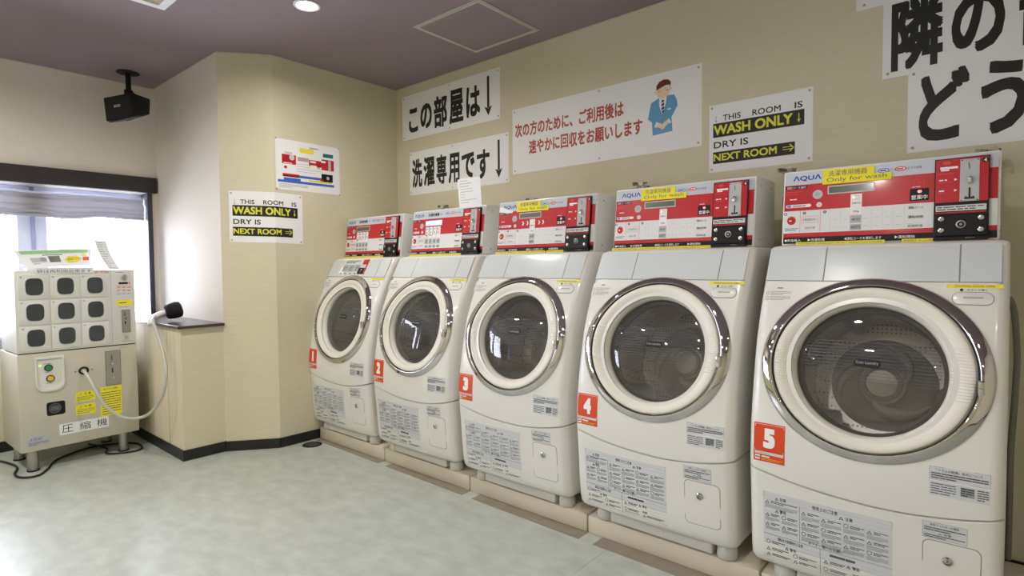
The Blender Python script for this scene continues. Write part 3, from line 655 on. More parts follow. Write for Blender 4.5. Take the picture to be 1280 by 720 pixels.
# ------------------------------------------------------------------ coin consoles
def CF(u, v, n):   # front of a console, u from its left edge
    y = -0.45 - 0.03 * (1.494 - v) / 0.276; return Vector((0.014 + u, y - n, v))
def make_console(i):
    t = empty('coin_console', (0.714 * i, 0, 0))
    x0, x1 = 0.014, 0.631; z0, z1 = 1.2198, 1.494; yb = -0.215
    b = MB(); b.hexa([(x0, -0.478, z0), (x1, -0.478, z0), (x1, yb, z0), (x0, yb, z0), (x0, -0.448, z1), (x1, -0.448, z1), (x1, yb, z1), (x0, yb, z1)], 'console_white', 0.006)
    for yy, zz in ((-0.40, 1.46), (-0.42, 1.25), (-0.26, 1.46)): b.cyl((x1 - 0.001, yy, zz), (x1 + 0.002, yy, zz), 0.004, 'steel', 8)
    b.build('housing', t, True, 40)
    c = Canvas(CF); L0 = 9
    U0, U1 = 0.007, 0.610
    c.rect(U0, 1.226, U1, 1.487, 'console_face', L0); l = L0 + 1
    c.rect(U0, 1.441, U1, 1.487, 'console_band', l)
    c.rect(U0, 1.346, U1, 1.441, 'console_red', l)
    c.rect(U0, 1.249, U1, 1.264, 'console_red', l); c.rect(U0, 1.226, U1, 1.249, 'console_black', l)
    k = l + 1
    c.text('ΛQUΛ', 0.034 if i > 1 else 0.022, 1.453, 0.127 if i > 1 else 0.108, 1.474, 'logo_blue', k, 0.03)
    if i < 2:
        c.text('洗濯乾燥機', 0.145, 1.455, 0.243, 1.474, 'ink', k, 0.03); c.text('CL', 0.254, 1.459, 0.272, 1.468, 'ink_soft', k, 0.02)
    for u in (0.315, 0.363): c.disc(u, 1.4645, 0.017, 'key_blue' if u < 0.33 else 'mark_red', k, 16, 0.008); c.disc(u, 1.4645, 0.0125, 'poster', k + 1, 14, 0.005); c.micro(u - 0.010, 1.461, u + 0.010, 1.468, 1, 'logo_blue' if u < 0.33 else 'mark_red', k + 2, 0.7, 0.2, 2)
    c.text('から', 0.333, 1.461, 0.345, 1.468, 'ink_soft', k); c.text('までの洗濯', 0.382, 1.460, 0.420, 1.469, 'ink_soft', k, 0.01)
    # red area, left
    c.rect(0.010, 1.426, 0.082, 1.437, 'console_black', k); c.text('運転コース選択', 0.014, 1.4275, 0.078, 1.4355, 'poster', k + 1)
    for v in (1.416, 1.407): c.micro(0.010, v - 0.003, 0.078, v + 0.003, 1, 'mark_red', k, 0.4, 0.2, int(v * 999))
    c.micro(0.025, 1.385, 0.070, 1.392, 1, 'poster', k, 0.5, 0.2, 4)
    dx = 0.117 if i > 1 else 0.092
    c.disc(dx, 1.401, 0.0165, 'key_grey', k); c.disc(dx, 1.401, 0.014, 'lcd_frame', k + 1); c.micro(dx - 0.008, 1.393, dx + 0.008, 1.409, 4, 'ink_faint', k + 2, 0.4, 0.4, 5)
    c.rrect(0.012, 1.358, dx - 0.020, 1.369, 0.0054, 'poster', k); c.disc(0.023, 1.3635, 0.009, 'key_blue', k + 1, 12, 0.0045); c.micro(0.036, 1.360, dx - 0.026, 1.367, 1, 'ink_soft', k + 1, 0.5, 0.2, 6); c.disc(dx + 0.006, 1.3635, 0.009, 'poster', k); c.disc(dx + 0.006, 1.3635, 0.007, 'label_silver', k + 1)
    # status lamp
    c.text('△', 0.409, 1.410, 0.420, 1.419, 'mark_red', k); c.frame(0.401, 1.405, 0.428, 1.424, 0.001, 'mark_red', k); c.micro(0.396, 1.397, 0.434, 1.402, 1, 'poster', k, 0.4, 0.2, 7); c.micro(0.305, 1.420, 0.40, 1.424, 1, 'mark_red', k, 0.3, 0.1, 8)
    c.rrect(0.390, 1.354, 0.441, 1.394, 0.003, 'console_black', k); c.disc(0.416, 1.384, 0.006, 'lamp_red', k + 1, 12, 0.005); c.text('営業中', 0.394, 1.358, 0.437, 1.373, 'poster', k + 1, 0.02)
    # white area
    for u in (0.062, 0.128): c.rect(u, 1.266, u + 0.001, 1.344, 'mark_red', k)
    for q, u in enumerate((0.012, 0.076, 0.142)): c.disc(u, 1.336, 0.0055, 'ink_soft', k, 12); c.text(str(q + 1), u - 0.0018, 1.333, u + 0.0018, 1.339, 'poster', k + 1, 0.01)
    c.disc(0.033, 1.311, 0.015, 'mark_red', k, 18, 0.016); c.disc(0.033, 1.309, 0.013, 'console_red', k + 1); c.micro(0.025, 1.306, 0.041, 1.314, 1, 'poster', k + 2, 0.5, 0.2, 4)
    c.micro(0.012, 1.272, 0.056, 1.284, 2, 'ink_soft', k, 0.4, 0.2, 9)
    c.frame(0.068, 1.300, 0.122, 1.324, 0.0008, 'mark_red', k); c.text('利用金額を投入', 0.072, 1.307, 0.118, 1.317, 'ink_soft', k); c.text('洗剤は不要', 0.078, 1.277, 0.112, 1.286, 'ink_soft', k)
    for v, t_ in ((1.333, '運転コース'), (1.302, '運転時間'), (1.273, '利用料金')): c.text(t_, 0.387, v - 0.005, 0.427, v + 0.004, 'ink', k, 0.01)
    c.micro(0.02, 1.253, 0.150, 1.259, 1, 'mark_red', k, 0.4, 0.2, 10); c.micro(0.33, 1.256, 0.44, 1.261, 1, 'mark_red', k, 0.4, 0.2, 11)
    for u, s in ((0.012, '●料金投入'), (0.090, '▶洗濯乾燥'), (0.205, '◀運転コースを選択します'), (0.352, '▶運転開始')): c.text(s, u, 1.233, u + (0.11 if len(s) > 7 else 0.055), 1.243, 'poster', k, 0.01)
    if i < 2:
        for q in range(4):
            u = 0.128 + q * 0.0345
            c.rect(u, 1.346, u + 0.030, 1.393, 'poster', k); c.frame(u, 1.346, u + 0.030, 1.393, 0.001, 'rule_grey', k + 1); c.micro(u + 0.004, 1.372, u + 0.022, 1.386, 2, 'ink_soft', k + 1, 0.4, 0.3, q); c.rect(u + 0.008, 1.352, u + 0.018, 1.366, 'rule_grey', k + 1)
            c.rect(u, 1.330, u + 0.024, 1.344, 'poster', k); 
            if q < 2: c.rect(u + 0.002, 1.341, u + 0.022, 1.3455, 'mark_red', k + 1)
            c.rect(u, 1.291, u + 0.029, 1.322, 'key_grey', k); c.text(str((2, 2, 4, 4)[q]) + '0', u + 0.005, 1.298, u + 0.024, 1.316, 'ink_soft', k + 1, 0.02)
            c.rect(u, 1.268, u + 0.029, 1.285, 'key_grey', k); c.text('400', u + 0.004, 1.271, u + 0.025, 1.282, 'ink_soft', k + 1, 0.02)
    else:
        for q in range(8): c.rect(0.160 + 0.031 * q, 1.270, 0.1605 + 0.031 * q, 1.340, 'rule_grey', k)
        for q in range(8):
            for v in (1.306, 1.279): c.rect(0.168 + 0.031 * q, v, 0.182 + 0.031 * q, v + 0.001, 'rule_grey', k)
        c.rect(0.221, 1.320, 0.255, 1.392, 'poster', k + 1); c.rect(0.221, 1.292, 0.255, 1.318, 'key_grey', k + 1); c.rect(0.221, 1.267, 0.255, 1.287, 'key_grey', k + 1)
        c.disc(0.230, 1.380, 0.004, 'lamp_orange', k + 2, 10); c.frame(0.228, 1.374, 0.247, 1.386, 0.0008, 'ink_faint', k + 2); c.text('洗濯のみ', 0.225, 1.357, 0.251, 1.364, 'ink', k + 2, 0.01); c.text('22kg', 0.229, 1.327, 0.247, 1.335, 'ink', k + 2, 0.01)
        c.text('40分', 0.226, 1.299, 0.251, 1.310, 'ink', k + 2, 0.01); c.text('400円', 0.224, 1.271, 0.252, 1.283, 'ink', k + 2, 0.01)
    if i == 2:   # worn and peeled print on console 3
        c.poly([(0.008, 1.470), (0.030, 1.468), (0.060, 1.455), (0.105, 1.443), (0.100, 1.432), (0.060, 1.434), (0.008, 1.441)], 'poster', k + 3)
        for q, u in enumerate((0.17, 0.20, 0.275, 0.30)): c.poly([(u, 1.385), (u + 0.008, 1.382), (u + 0.014, 1.372), (u + 0.006, 1.362), (u, 1.364), (u + 0.006, 1.373)], 'poster', k + 3)
    c.done('front_panel', t)['label'] = 'red and white printed operating panel'
    # display
    b = MB()
    if i < 2: du0, du1, dv0, dv1 = 0.125, 0.274, 1.398, 1.431
    else: du0, du1, dv0, dv1 = 0.149, 0.292, 1.398, 1.428
    n = 0.0048
    b.hexa([CF(du0, dv0, 0.001), CF(du1, dv0, 0.001), CF(du1, dv0, n), CF(du0, dv0, n), CF(du0, dv1, 0.001), CF(du1, dv1, 0.001), CF(du1, dv1, n), CF(du0, dv1, n)], 'lcd_frame')
    cc = Canvas(CF); cc.v, cc.f, cc.m, cc.names = b.v, b.f, b.m, b.names
    cc.rect(du0 + 0.004, dv0 + 0.004, du1 - 0.004, dv1 - 0.004, 'lcd_lit' if i == 1 else 'lcd_grey', 17); cc.build('display', t)
    # coin unit
    a0, a1 = 0.455, 0.590; q = 0.014
    b = MB(); b.hexa([CF(a0, 1.222, 0.001), CF(a1, 1.222, 0.001), CF(a1, 1.222, q), CF(a0, 1.222, q), CF(a0, 1.480, 0.001), CF(a1, 1.480, 0.001), CF(a1, 1.480, q), CF(a0, 1.480, q)], 'console_black')
    b.hexa([CF(a0 + 0.002, 1.234, q), CF(a1 - 0.002, 1.234, q), CF(a1 - 0.002, 1.234, q + 0.007), CF(a0 + 0.002, 1.234, q + 0.007), CF(a0 + 0.002, 1.301, q), CF(a1 - 0.002, 1.301, q), CF(a1 - 0.002, 1.301, q + 0.007), CF(a0 + 0.002, 1.301, q + 0.007)], 'console_black', 0.003)
    cu = b.build('coin_unit', t); cu['label'] = 'black and red coin unit with steel slot plate'
    c = Canvas(CF); B = int(q / 0.0003) + 2
    c.rect(a0 + 0.003, 1.341, a1 - 0.003, 1.477, 'console_red', B); c.text('4', a1 - 0.015, 1.460, a1 - 0.007, 1.471, 'poster', B + 1, 0.02); c.disc(a1 - 0.011, 1.4655, 0.008, 'console_black', B + 0.5, 12)
    c.disc(a0 + 0.030, 1.466, 0.011, 'mark_red', B + 1, 12, 0.006); c.rect(a0 + 0.014, 1.447, a0 + 0.058, 1.454, 'poster', B + 1); c.micro(a0 + 0.016, 1.440, a0 + 0.056, 1.447, 1, 'poster', B + 1, 0.7, 0.2, 3)
    for v in (1.432, 1.405, 1.371): c.micro(a0 + 0.010, v - 0.003, a0 + 0.056, v + 0.003, 1, 'mark_red', B + 1, 0.4, 0.3, int(v * 100))
    for v in (1.412, 1.378): c.micro(a0 + 0.012, v - 0.004, a0 + 0.042, v + 0.004, 1, 'poster', B + 1, 0.5, 0.4, int(v * 100)); c.poly([(a0 + 0.050, v - 0.004), (a0 + 0.058, v), (a0 + 0.050, v + 0.004)], 'poster', B + 1)
    c.rect(a0 + 0.004, 1.306, a1 - 0.006, 1.310, 'console_red', B); c.rect(a0 + 0.005, 1.313, a1 - 0.006, 1.331, 'label_silver', B + 1); c.micro(a0 + 0.008, 1.315, a1 - 0.009, 1.329, 2, 'ink', B + 2, 0.4, 0.5, 21)
    c.micro(a0 + 0.08, 1.226, a0 + 0.125, 1.230, 1, 'ink_faint', B + 25, 0.4, 0.2, 4)
    c.done('coin_print', cu)
    n = q + 0.003
    b = MB(); b.hexa([CF(a0 + 0.064, 1.3415, q), CF(a0 + 0.111, 1.3415, q), CF(a0 + 0.111, 1.3415, n), CF(a0 + 0.064, 1.3415, n), CF(a0 + 0.064, 1.473, q), CF(a0 + 0.111, 1.473, q), CF(a0 + 0.111, 1.473, n), CF(a0 + 0.064, 1.473, n)], 'key_grey', 0.001)
    cc = Canvas(CF); cc.v, cc.f, cc.m, cc.names = b.v, b.f, b.m, b.names; B2 = int(n / 0.0003) + 2
    cc.ring(a0 + 0.0875, 1.450, 0.010, 0.0115, 'lcd_frame', B2); cc.poly([(a0 + 0.083, 1.462), (a0 + 0.086, 1.462), (a0 + 0.0885, 1.440), (a0 + 0.086, 1.440)], 'ink_soft', B2)
    cc.rect(a0 + 0.0855, 1.362, a0 + 0.0905, 1.383, 'ink', B2); cc.poly([(a0 + 0.075, 1.348), (a0 + 0.101, 1.348), (a0 + 0.099, 1.357), (a0 + 0.0905, 1.353), (a0 + 0.0905, 1.362), (a0 + 0.0855, 1.362), (a0 + 0.0855, 1.353), (a0 + 0.077, 1.357)], 'ink', B2)
    for uu in (0.068, 0.107):
        for v in (1.344, 1.469): cc.disc(a0 + uu, v, 0.002, 'ink', B2, 8)
    cc.build('coin_plate', cu)
    b = MB(); P0 = CF(a0 + 0.0875, 1.406, n); b.box(P0.x - 0.006, P0.x + 0.006, P0.y - 0.010, P0.y, 1.397, 1.418, 'chrome', 0.003); b.build('return_lever', cu, True)
    for uu in (0.020, 0.117):
        for v in (1.253, 1.289):
            b = MB(); P0 = CF(a0 + uu, v, q + 0.007); rows = [[(P0.x + r_ * math.cos(2 * PI * z / 14), P0.y - h_, P0.z + r_ * math.sin(2 * PI * z / 14)) for z in range(14)] for r_, h_ in ((0.008, 0), (0.0075, 0.0025), (0.005, 0.004), (0.0001, 0.0045))]; b.grid(rows, 'steel', True); b.build('screw', cu, True)
    b = MB(); P0 = CF(a0 + 0.069, 1.270, q + 0.007); rows = [[(P0.x + r_ * math.cos(2 * PI * z / 20), P0.y - h_, P0.z + r_ * math.sin(2 * PI * z / 20)) for z in range(20)] for r_, h_ in ((0.0125, 0), (0.012, 0.003), (0.009, 0.0045), (0.0085, 0.002), (0.004, 0.002), (0.0035, 0.005), (0.0001, 0.005))]; b.grid(rows[:4], 'steel_matte', True); b.grid(rows[3:5], 'rubber_black', True); b.grid(rows[4:], 'steel_matte', True); b.build('lock', cu, True)
    # yellow stuck-on notes
    if i >= 2:
        c = Canvas(CF); c.poly([(0.132, 1.434), (0.338, 1.432), (0.340, 1.457), (0.288, 1.458), (0.288, 1.484), (0.133, 1.487)], 'note_yellow', 22)
        c.text('洗濯専用機器', 0.150, 1.461, 0.268, 1.481, 'ink_soft', 23, 0.0); c.text('Only for wash', 0.145, 1.437, 0.325, 1.456, 'ink_soft', 23, 0.0)
        c.done('yellow_note', t)['label'] = 'yellow stuck-on note above the display'
    c = Canvas(CF)
    segs = [(-0.004, 0.448)] if i in (0, 1) else [(-0.002, 0.22), (0.222, 0.45)] if i == 3 else [(-0.002, 0.33), (0.34, 0.44)] if i == 2 else [(0.052, 0.325), (0.372, 0.462)]
    for s0, s1 in segs: c.rect(s0, 1.2195, s1, 1.2305, 'note_yellow', 18); c.text('AUTOMATIC DETERGENT SELECT OPERATION COURSE' if s1 - s0 > 0.15 else 'INSERT A COIN', s0 + 0.006, 1.2225, s1 - 0.006, 1.2275, 'ink_soft', 19)
    c.done('yellow_tape', t)['label'] = 'thin yellow tape along the bottom edge'
    return t
CL = ['red and white coin console with dark display on top of washing machine 1', 'red and white coin console with lit lavender display on washing machine 2',
      'red coin console with peeled logo and yellow note on washing machine 3', 'red coin console with yellow note on top of washing machine 4', 'large red coin console with yellow note on washing machine 5']
for i in range(5): tag(make_console(i), CL[i], 'coin console', 'coin consoles on the washing machines')

# ------------------------------------------------------------------ water taps behind the consoles
TP = [(0.601, 1.553), (1.375, 1.533), (2.082, 1.556), (2.783, 1.545), (3.45, 1.535)]
TLb = ['small chrome water tap behind the console with the lit display', 'small chrome water tap behind the middle console of the five', 'small chrome water tap behind the fourth console from the corner'] + ['small chrome water tap at the left end of the largest console', 'small chrome water tap above the right end of the largest console']
for (x, z), lb in zip(TP, TLb):
    t = empty('water_tap', (x, 0, z + 0.018)); tag(t, lb, 'tap', 'chrome taps above the consoles')
    b = MB(); b.cyl((0, 0, -0.03), (0, -0.012, -0.03), 0.026, 'chrome', 20); b.cyl((0, -0.01, -0.03), (0, -0.10, -0.03), 0.011, 'chrome', 14); b.cyl((0, -0.085, -0.035), (0, -0.085, -0.12), 0.012, 'chrome', 14); b.cyl((0, -0.085, -0.12), (0, -0.085, -0.16), 0.014, 'pipe_grey', 14); b.build('tap_body', t, True, 40)
    b = MB(); b.cyl((0, -0.085, -0.03), (0, -0.085, -0.008), 0.008, 'chrome', 12)
    for k in range(4):
        a = k * PI / 2 + 0.6; b.tube([(0, -0.085, -0.006), (0.018 * math.cos(a), -0.085 + 0.018 * math.sin(a), -0.004), (0.036 * math.cos(a), -0.085 + 0.036 * math.sin(a), -0.006)], lambda s: 0.006 + 0.006 * s, 'chrome', 8)
    b.build('tap_handle', t, True, 40)
    b = MB(); b.tube([(0, -0.085, -0.15), (0.004, -0.09, -0.24), (-0.012, -0.08, -0.36), (0.01, -0.075, -0.5)], 0.011, 'pipe_grey', 10); b.build('supply_hose', t, True, 40)
b = MB(); b.tube([(3.515, -0.13, 1.03), (3.530, -0.13, 0.98), (3.540, -0.13, 0.83), (3.537, -0.12, 0.67), (3.530, -0.12, 0.5), (3.53, -0.11, 0.3), (3.53, -0.10, 0.10)], 0.010, 'pipe_grey', 10)
tag(b.build('drain_hose', None, True, 60), 'thin grey hose running down the wall at the right side of washing machine 5', 'hose')

# ------------------------------------------------------------------ posters
def poster(name, label, f, pw, ph, pins, group=None, th=0.0012, m='poster', fold=None):
    t = empty(name, f(0, 0, 0)); tag(t, label, 'poster', group); inv = Matrix.Translation(-Vector(t.location))
    def put(o): o.parent = t; o.matrix_parent_inverse = inv; return o
    b = Canvas(f, 1.0)
    n = 2 if fold is None else 3; us = [0, pw / 2, pw] if fold is None else [0, fold, pw]
    for k in range(2):
        b.hexa([f(us[k], 0, 0.0004), f(us[k + 1], 0, 0.0004), f(us[k + 1], 0, th), f(us[k], 0, th), f(us[k], ph, 0.0004), f(us[k + 1], ph, 0.0004), f(us[k + 1], ph, th), f(us[k], ph, th)], m)
    put(b.build('sheet'))
    for u, v in pins:
        pb = MB(); rows = []
        for r_, h_ in ((0.0055, 0), (0.0055, 0.0015), (0.0035, 0.003), (0.0001, 0.0035)): rows.append([f(u + r_ * math.cos(2 * PI * k / 10), v + r_ * math.sin(2 * PI * k / 10), th + h_) for k in range(10)])
        pb.grid(rows, 'pin_brass', True); put(pb.build('pin', None, True))
    c = Canvas(lambda u, v, n: f(u, v, n + th)); return t, c, put
def wallmap(x0, z0, shear=0.0, lift=0.0):
    return lambda u, v, n: Vector((x0 + u + shear * v, -0.0 - n, z0 + v + lift * u))
def P4(pw, ph, d=0.018): return [(d, d), (pw - d, d), (d, ph - d), (pw - d, ph - d)]
# 1 "kono heya wa"
f = wallmap(0.074, 2.099); pw, ph = 0.982, 0.324
t, c, put = poster('poster', 'white banner reading この部屋は with a down arrow, topmost at the left corner', f, pw, ph, P4(pw, ph) + [(pw * .52, ph - 0.015), (pw * .52, 0.018)])
for s, u0, u1, v0, v1 in (('こ', 0.075, 0.178, 0.046, 0.222), ('の', 0.205, 0.330, 0.052, 0.232), ('部', 0.350, 0.488, 0.036, 0.258), ('屋', 0.510, 0.648, 0.036, 0.268), ('は', 0.675, 0.805, 0.052, 0.255)): c.text(s, u0, v0, u1, v1, 'ink', 1, 0.04)
c.arrow_down(0.878, 0.036, 0.290, 0.020, 0.068, 0.062, 'ink', 1); put(c.done('lettering', None))
f = wallmap(0.151, 1.686); pw, ph = 0.974, 0.316
t, c, put = poster('poster', 'white banner reading 洗濯専用です with a down arrow, under the この部屋は banner', f, pw, ph, P4(pw, ph) + [(pw * .47, ph - 0.015), (pw * .47, 0.018)])
for s, u0, u1, v0, v1 in (('洗', 0.028, 0.140, 0.052, 0.262), ('濯', 0.155, 0.275, 0.052, 0.262), ('専', 0.292, 0.400, 0.052, 0.258), ('用', 0.418, 0.528, 0.046, 0.252), ('で', 0.548, 0.672, 0.066, 0.235), ('す', 0.692, 0.808, 0.046, 0.238)): c.text(s, u0, v0, u1, v1, 'ink', 1, 0.038)
c.arrow_down(0.888, 0.038, 0.280, 0.018, 0.062, 0.060, 'ink', 1); put(c.done('lettering', None))
f = wallmap(1.156, 1.730, 0.0, 0.004); pw, ph = 1.217, 0.402
t, c, put = poster('poster', 'long white banner with two lines of red Japanese text and a bowing man in blue', f, pw, ph, P4(pw, ph) + [(pw * .52, ph - 0.014), (pw * .52, 0.016)])
c.text('次の方のために、ご利用後は', 0.022, 0.222, 0.785, 0.308, 'ink_red', 1, 0.034); c.text('速やかに回収をお願いします', 0.132, 0.108, 0.898, 0.193, 'ink_red', 1, 0.034)
mo = (0.925, 0.090)
def mp(pts): return [(mo[0] + x * 0.168, mo[1] + y * 0.262) for x, y in pts]
c.poly(mp([(0.18, 0.0), (0.83, 0.03), (0.80, 0.30), (0.99, 0.50), (0.96, 0.62), (0.88, 0.72), (0.62, 0.73), (0.38, 0.71), (0.13, 0.64), (0.02, 0.34), (0.16, 0.26)]), 'art_blue', 1)
c.poly(mp([(0.40, 0.72), (0.66, 0.73), (0.60, 0.55), (0.50, 0.38), (0.40, 0.55)]), 'art_white', 2)
c.poly(mp([(0.48, 0.66), (0.56, 0.66), (0.565, 0.46), (0.52, 0.39), (0.475, 0.46)]), 'art_navy', 3)
for q in range(3): c.poly(mp([(0.48, 0.60 - q * 0.07), (0.56, 0.63 - q * 0.07), (0.56, 0.61 - q * 0.07), (0.48, 0.58 - q * 0.07)]), 'art_white', 4)
c.rect(mo[0] + 0.66 * 0.168, mo[1] + 0.45 * 0.262, mo[0] + 0.78 * 0.168, mo[1] + 0.475 * 0.262, 'art_white', 3)
c.disc(mo[0] + 0.53 * 0.168, mo[1] + 0.80 * 0.262, 0.034, 'art_skin', 4, 20, 0.030); c.disc(mo[0] + 0.29 * 0.168, mo[1] + 0.83 * 0.262, 0.008, 'art_skin', 4, 10); c.disc(mo[0] + 0.76 * 0.168, mo[1] + 0.85 * 0.262, 0.008, 'art_skin', 4, 10)
c.poly(mp([(0.31, 0.86), (0.31, 0.95), (0.40, 1.02), (0.55, 1.05), (0.70, 1.03), (0.78, 0.97), (0.75, 0.88), (0.72, 0.93), (0.60, 0.93), (0.45, 0.90)]), 'art_hair', 5)
for x in (0.40, 0.66): c.poly(mp([(x - 0.05, 0.83), (x + 0.05, 0.835), (x + 0.05, 0.84), (x - 0.05, 0.84)]), 'art_hair', 6)
c.poly(mp([(0.28, 0.16), (0.34, 0.24), (0.44, 0.22), (0.50, 0.19), (0.60, 0.24), (0.70, 0.26), (0.74, 0.20), (0.62, 0.15), (0.56, 0.10), (0.48, 0.09), (0.42, 0.13)]), 'art_skin', 4)
for pp in ([(0.24, 0.17), (0.32, 0.26), (0.37, 0.23), (0.29, 0.14)], [(0.66, 0.26), (0.72, 0.28), (0.80, 0.20), (0.74, 0.17)]): c.poly(mp(pp), 'art_white', 5)
put(c.done('lettering', None))
def washsign(c):
    c.text('THIS', 0.066, 0.240, 0.150, 0.268, 'ink', 1, 0.02); c.text('ROOM', 0.202, 0.240, 0.325, 0.268, 'ink', 1, 0.02); c.text('IS', 0.382, 0.240, 0.415, 0.268, 'ink', 1, 0.02)
    c.rect(0.032, 0.238, 0.0345, 0.268, 'ink_faint', 1); c.poly([(0.028, 0.246), (0.0333, 0.236), (0.0386, 0.246), (0.0333, 0.243)], 'ink_faint', 1)
    c.rect(0.020, 0.165, 0.422, 0.232, 'ink', 1, 8); c.text('WASH ONLY', 0.023, 0.176, 0.375, 0.223, 'ink_yellow', 2, 0.036)
    c.rect(0.398, 0.185, 0.402, 0.218, 'ink_yellow', 2); c.poly([(0.392, 0.194), (0.400, 0.176), (0.408, 0.194), (0.400, 0.188)], 'ink_yellow', 2)
    c.text('DRY IS', 0.023, 0.113, 0.185, 0.145, 'ink', 1, 0.02)
    c.rect(0.020, 0.040, 0.385, 0.096, 'ink', 1, 8); c.text('NEXT ROOM', 0.023, 0.052, 0.310, 0.087, 'ink_yellow', 2, 0.03)
    c.rect(0.335, 0.0745, 0.372, 0.0775, 'ink_yellow', 2); c.rect(0.335, 0.0640, 0.372, 0.0670, 'ink_yellow', 2); c.poly([(0.362, 0.086), (0.366, 0.088), (0.382, 0.0707), (0.366, 0.054), (0.362, 0.056), (0.375, 0.0707)], 'ink_yellow', 2)
f = wallmap(2.409, 1.598, -0.0, 0.0); pw, ph = 0.456, 0.321
t, c, put = poster('poster', 'flat white WASH ONLY and NEXT ROOM sign to the right of the red-lettered banner', f, pw, ph, P4(pw, ph, 0.014))
washsign(c); put(c.done('lettering', None))
# the same sign bent round the wall corner at the left
LB = 0.27
fl_ = math.hypot(0.199, 0.251); du = Vector((0.199, 0.251, 0)) / fl_; nb = Vector((0.251, -0.199, 0)) / fl_
def bent(u, v, n):
    s = u - LB; sag = -0.010 * (u / 0.45)
    if s < 0: return Vector((0, -0.971, 1.320 + v + sag)) + du * s + nb * (n + 0.0001)
    return Vector((n + 0.0001, -0.971 + s, 1.320 + v + sag))
t, c, put = poster('poster', 'white WASH ONLY and NEXT ROOM sign bent round the wall corner beside the ledge', bent, pw, ph, P4(pw, ph, 0.014), fold=LB)
c.fn = lambda u, v, n: Vector((u, v, n)); washsign(c)
o = c.done('lettering', None); bm = bmesh.new(); bm.from_mesh(o.data)
bmesh.ops.bisect_plane(bm, geom=list(bm.verts) + list(bm.edges) + list(bm.faces), plane_co=(LB, 0, 0), plane_no=(1, 0, 0), dist=1e-6)
for v in bm.verts: v.co = bent(v.co.x, v.co.y, v.co.z + 0.0016)
bm.to_mesh(o.data); bm.free(); put(o)
# red-white notice on the left wall
f = lambda u, v, n: Vector((n, -0.960 + u, 1.657 + v)); pw, ph = 0.460, 0.323
t, c, put = poster('poster', 'white notice with red, blue and yellow blocks high on the cream left wall', f, pw, ph, [(0.004, 0.002), (pw - 0.004, ph - 0.004), (0.004, ph - 0.002), (pw - 0.004, 0.002)])
c.text('ΛQUΛ', 0.062, 0.232, 0.112, 0.246, 'logo_blue', 1, 0.01); c.rect(0.165, 0.252, 0.265, 0.282, 'note_yellow', 1); c.rect(0.333, 0.245, 0.410, 0.270, 'print_teal', 1); c.micro(0.235, 0.283, 0.36, 0.299, 1, 'rule_grey', 1, 0.6, 0.2, 3)
c.rect(0.042, 0.168, 0.138, 0.228, 'console_red', 1); c.disc(0.110, 0.212, 0.018, 'label_silver', 2); c.rect(0.05, 0.171, 0.11, 0.177, 'poster', 2); c.rect(0.150, 0.196, 0.228, 0.222, 'key_grey', 1); c.micro(0.152, 0.198, 0.226, 0.220, 3, 'mark_red', 2, 0.35, 0.1, 4)
c.rect(0.230, 0.172, 0.345, 0.214, 'console_red', 1); c.rect(0.238, 0.196, 0.280, 0.208, 'poster', 2); c.rect(0.240, 0.158, 0.285, 0.180, 'poster', 3); c.micro(0.29, 0.164, 0.315, 0.190, 3, 'ink', 3, 0.4, 0.2, 5)
c.rect(0.322, 0.158, 0.415, 0.230, 'console_red', 2); c.rect(0.372, 0.160, 0.392, 0.226, 'lcd_frame', 3); c.rect(0.318, 0.206, 0.352, 0.220, 'poster', 3); c.micro(0.322, 0.16, 0.365, 0.19, 3, 'mark_red', 3, 0.3, 0.2, 6)
c.disc(0.066, 0.146, 0.011, 'console_red', 1, 12, 0.009); c.micro(0.140, 0.120, 0.330, 0.185, 4, 'rule_grey', 1, 0.15, 0.05, 7)
c.rect(0.045, 0.088, 0.160, 0.106, 'console_red', 1); c.rect(0.045, 0.086, 0.160, 0.092, 'console_black', 2); c.rect(0.160, 0.086, 0.320, 0.102, 'print_blue', 1)
c.rect(0.320, 0.080, 0.405, 0.132, 'console_black', 1); c.disc(0.368, 0.106, 0.012, 'key_grey', 2, 12); c.rect(0.310, 0.082, 0.332, 0.094, 'console_red', 2)
c.rect(0.012, 0.048, 0.415, 0.064, 'print_blue', 1); c.rect(0.052, 0.050, 0.168, 0.080, 'print_blue', 1.5); c.rect(0.228, 0.070, 0.392, 0.080, 'note_yellow_dim', 1)
c.micro(0.02, 0.014, 0.22, 0.042, 3, 'rule_grey', 1, 0.4, 0.2, 8); put(c.done('lettering', None))
# large signs at the upper right
f = wallmap(3.203, 1.586); pw, ph = 1.15, 0.322
t, c, put = poster('poster', 'large white sign reading どうぞ above the right end of console 5', f, pw, ph, P4(pw, ph))
for s, u0, u1, v0, v1 in (('ど', 0.036, 0.190, 0.034, 0.304), ('う', 0.222, 0.352, 0.034, 0.300), ('ぞ', 0.400, 0.58, 0.034, 0.295)): c.text(s, u0, v0, u1, v1, 'ink', 1, 0.038)
put(c.done('lettering', None))
f0 = wallmap(3.117, 1.892); f = lambda u, v, n: f0(u, v, n + 0.0016); pw, ph = 1.25, 0.338
t, c, put = poster('poster', 'large white sign reading 隣の部屋 at the top right, overlapping the どうぞ sign', f, pw, ph, P4(pw, ph) )
for s, u0, u1, v0, v1 in (('隣', 0.028, 0.194, 0.020, 0.300), ('の', 0.218, 0.372, 0.036, 0.262), ('部', 0.408, 0.60, 0.026, 0.296), ('屋', 0.64, 0.83, 0.026, 0.296)): c.text(s, u0, v0, u1, v1, 'ink', 1, 0.04)
put(c.done('lettering', None))
f0b = wallmap(3.022, 2.189); f = lambda u, v, n: f0b(u, v, n + 0.0001); pw, ph = 1.2, 0.275
t, c, put = poster('poster', 'white sign cut off by the top edge of the photo, above the 隣の部屋 sign', f, pw, ph, [(0.028, 0.018), (pw - 0.02, ph - 0.02)])
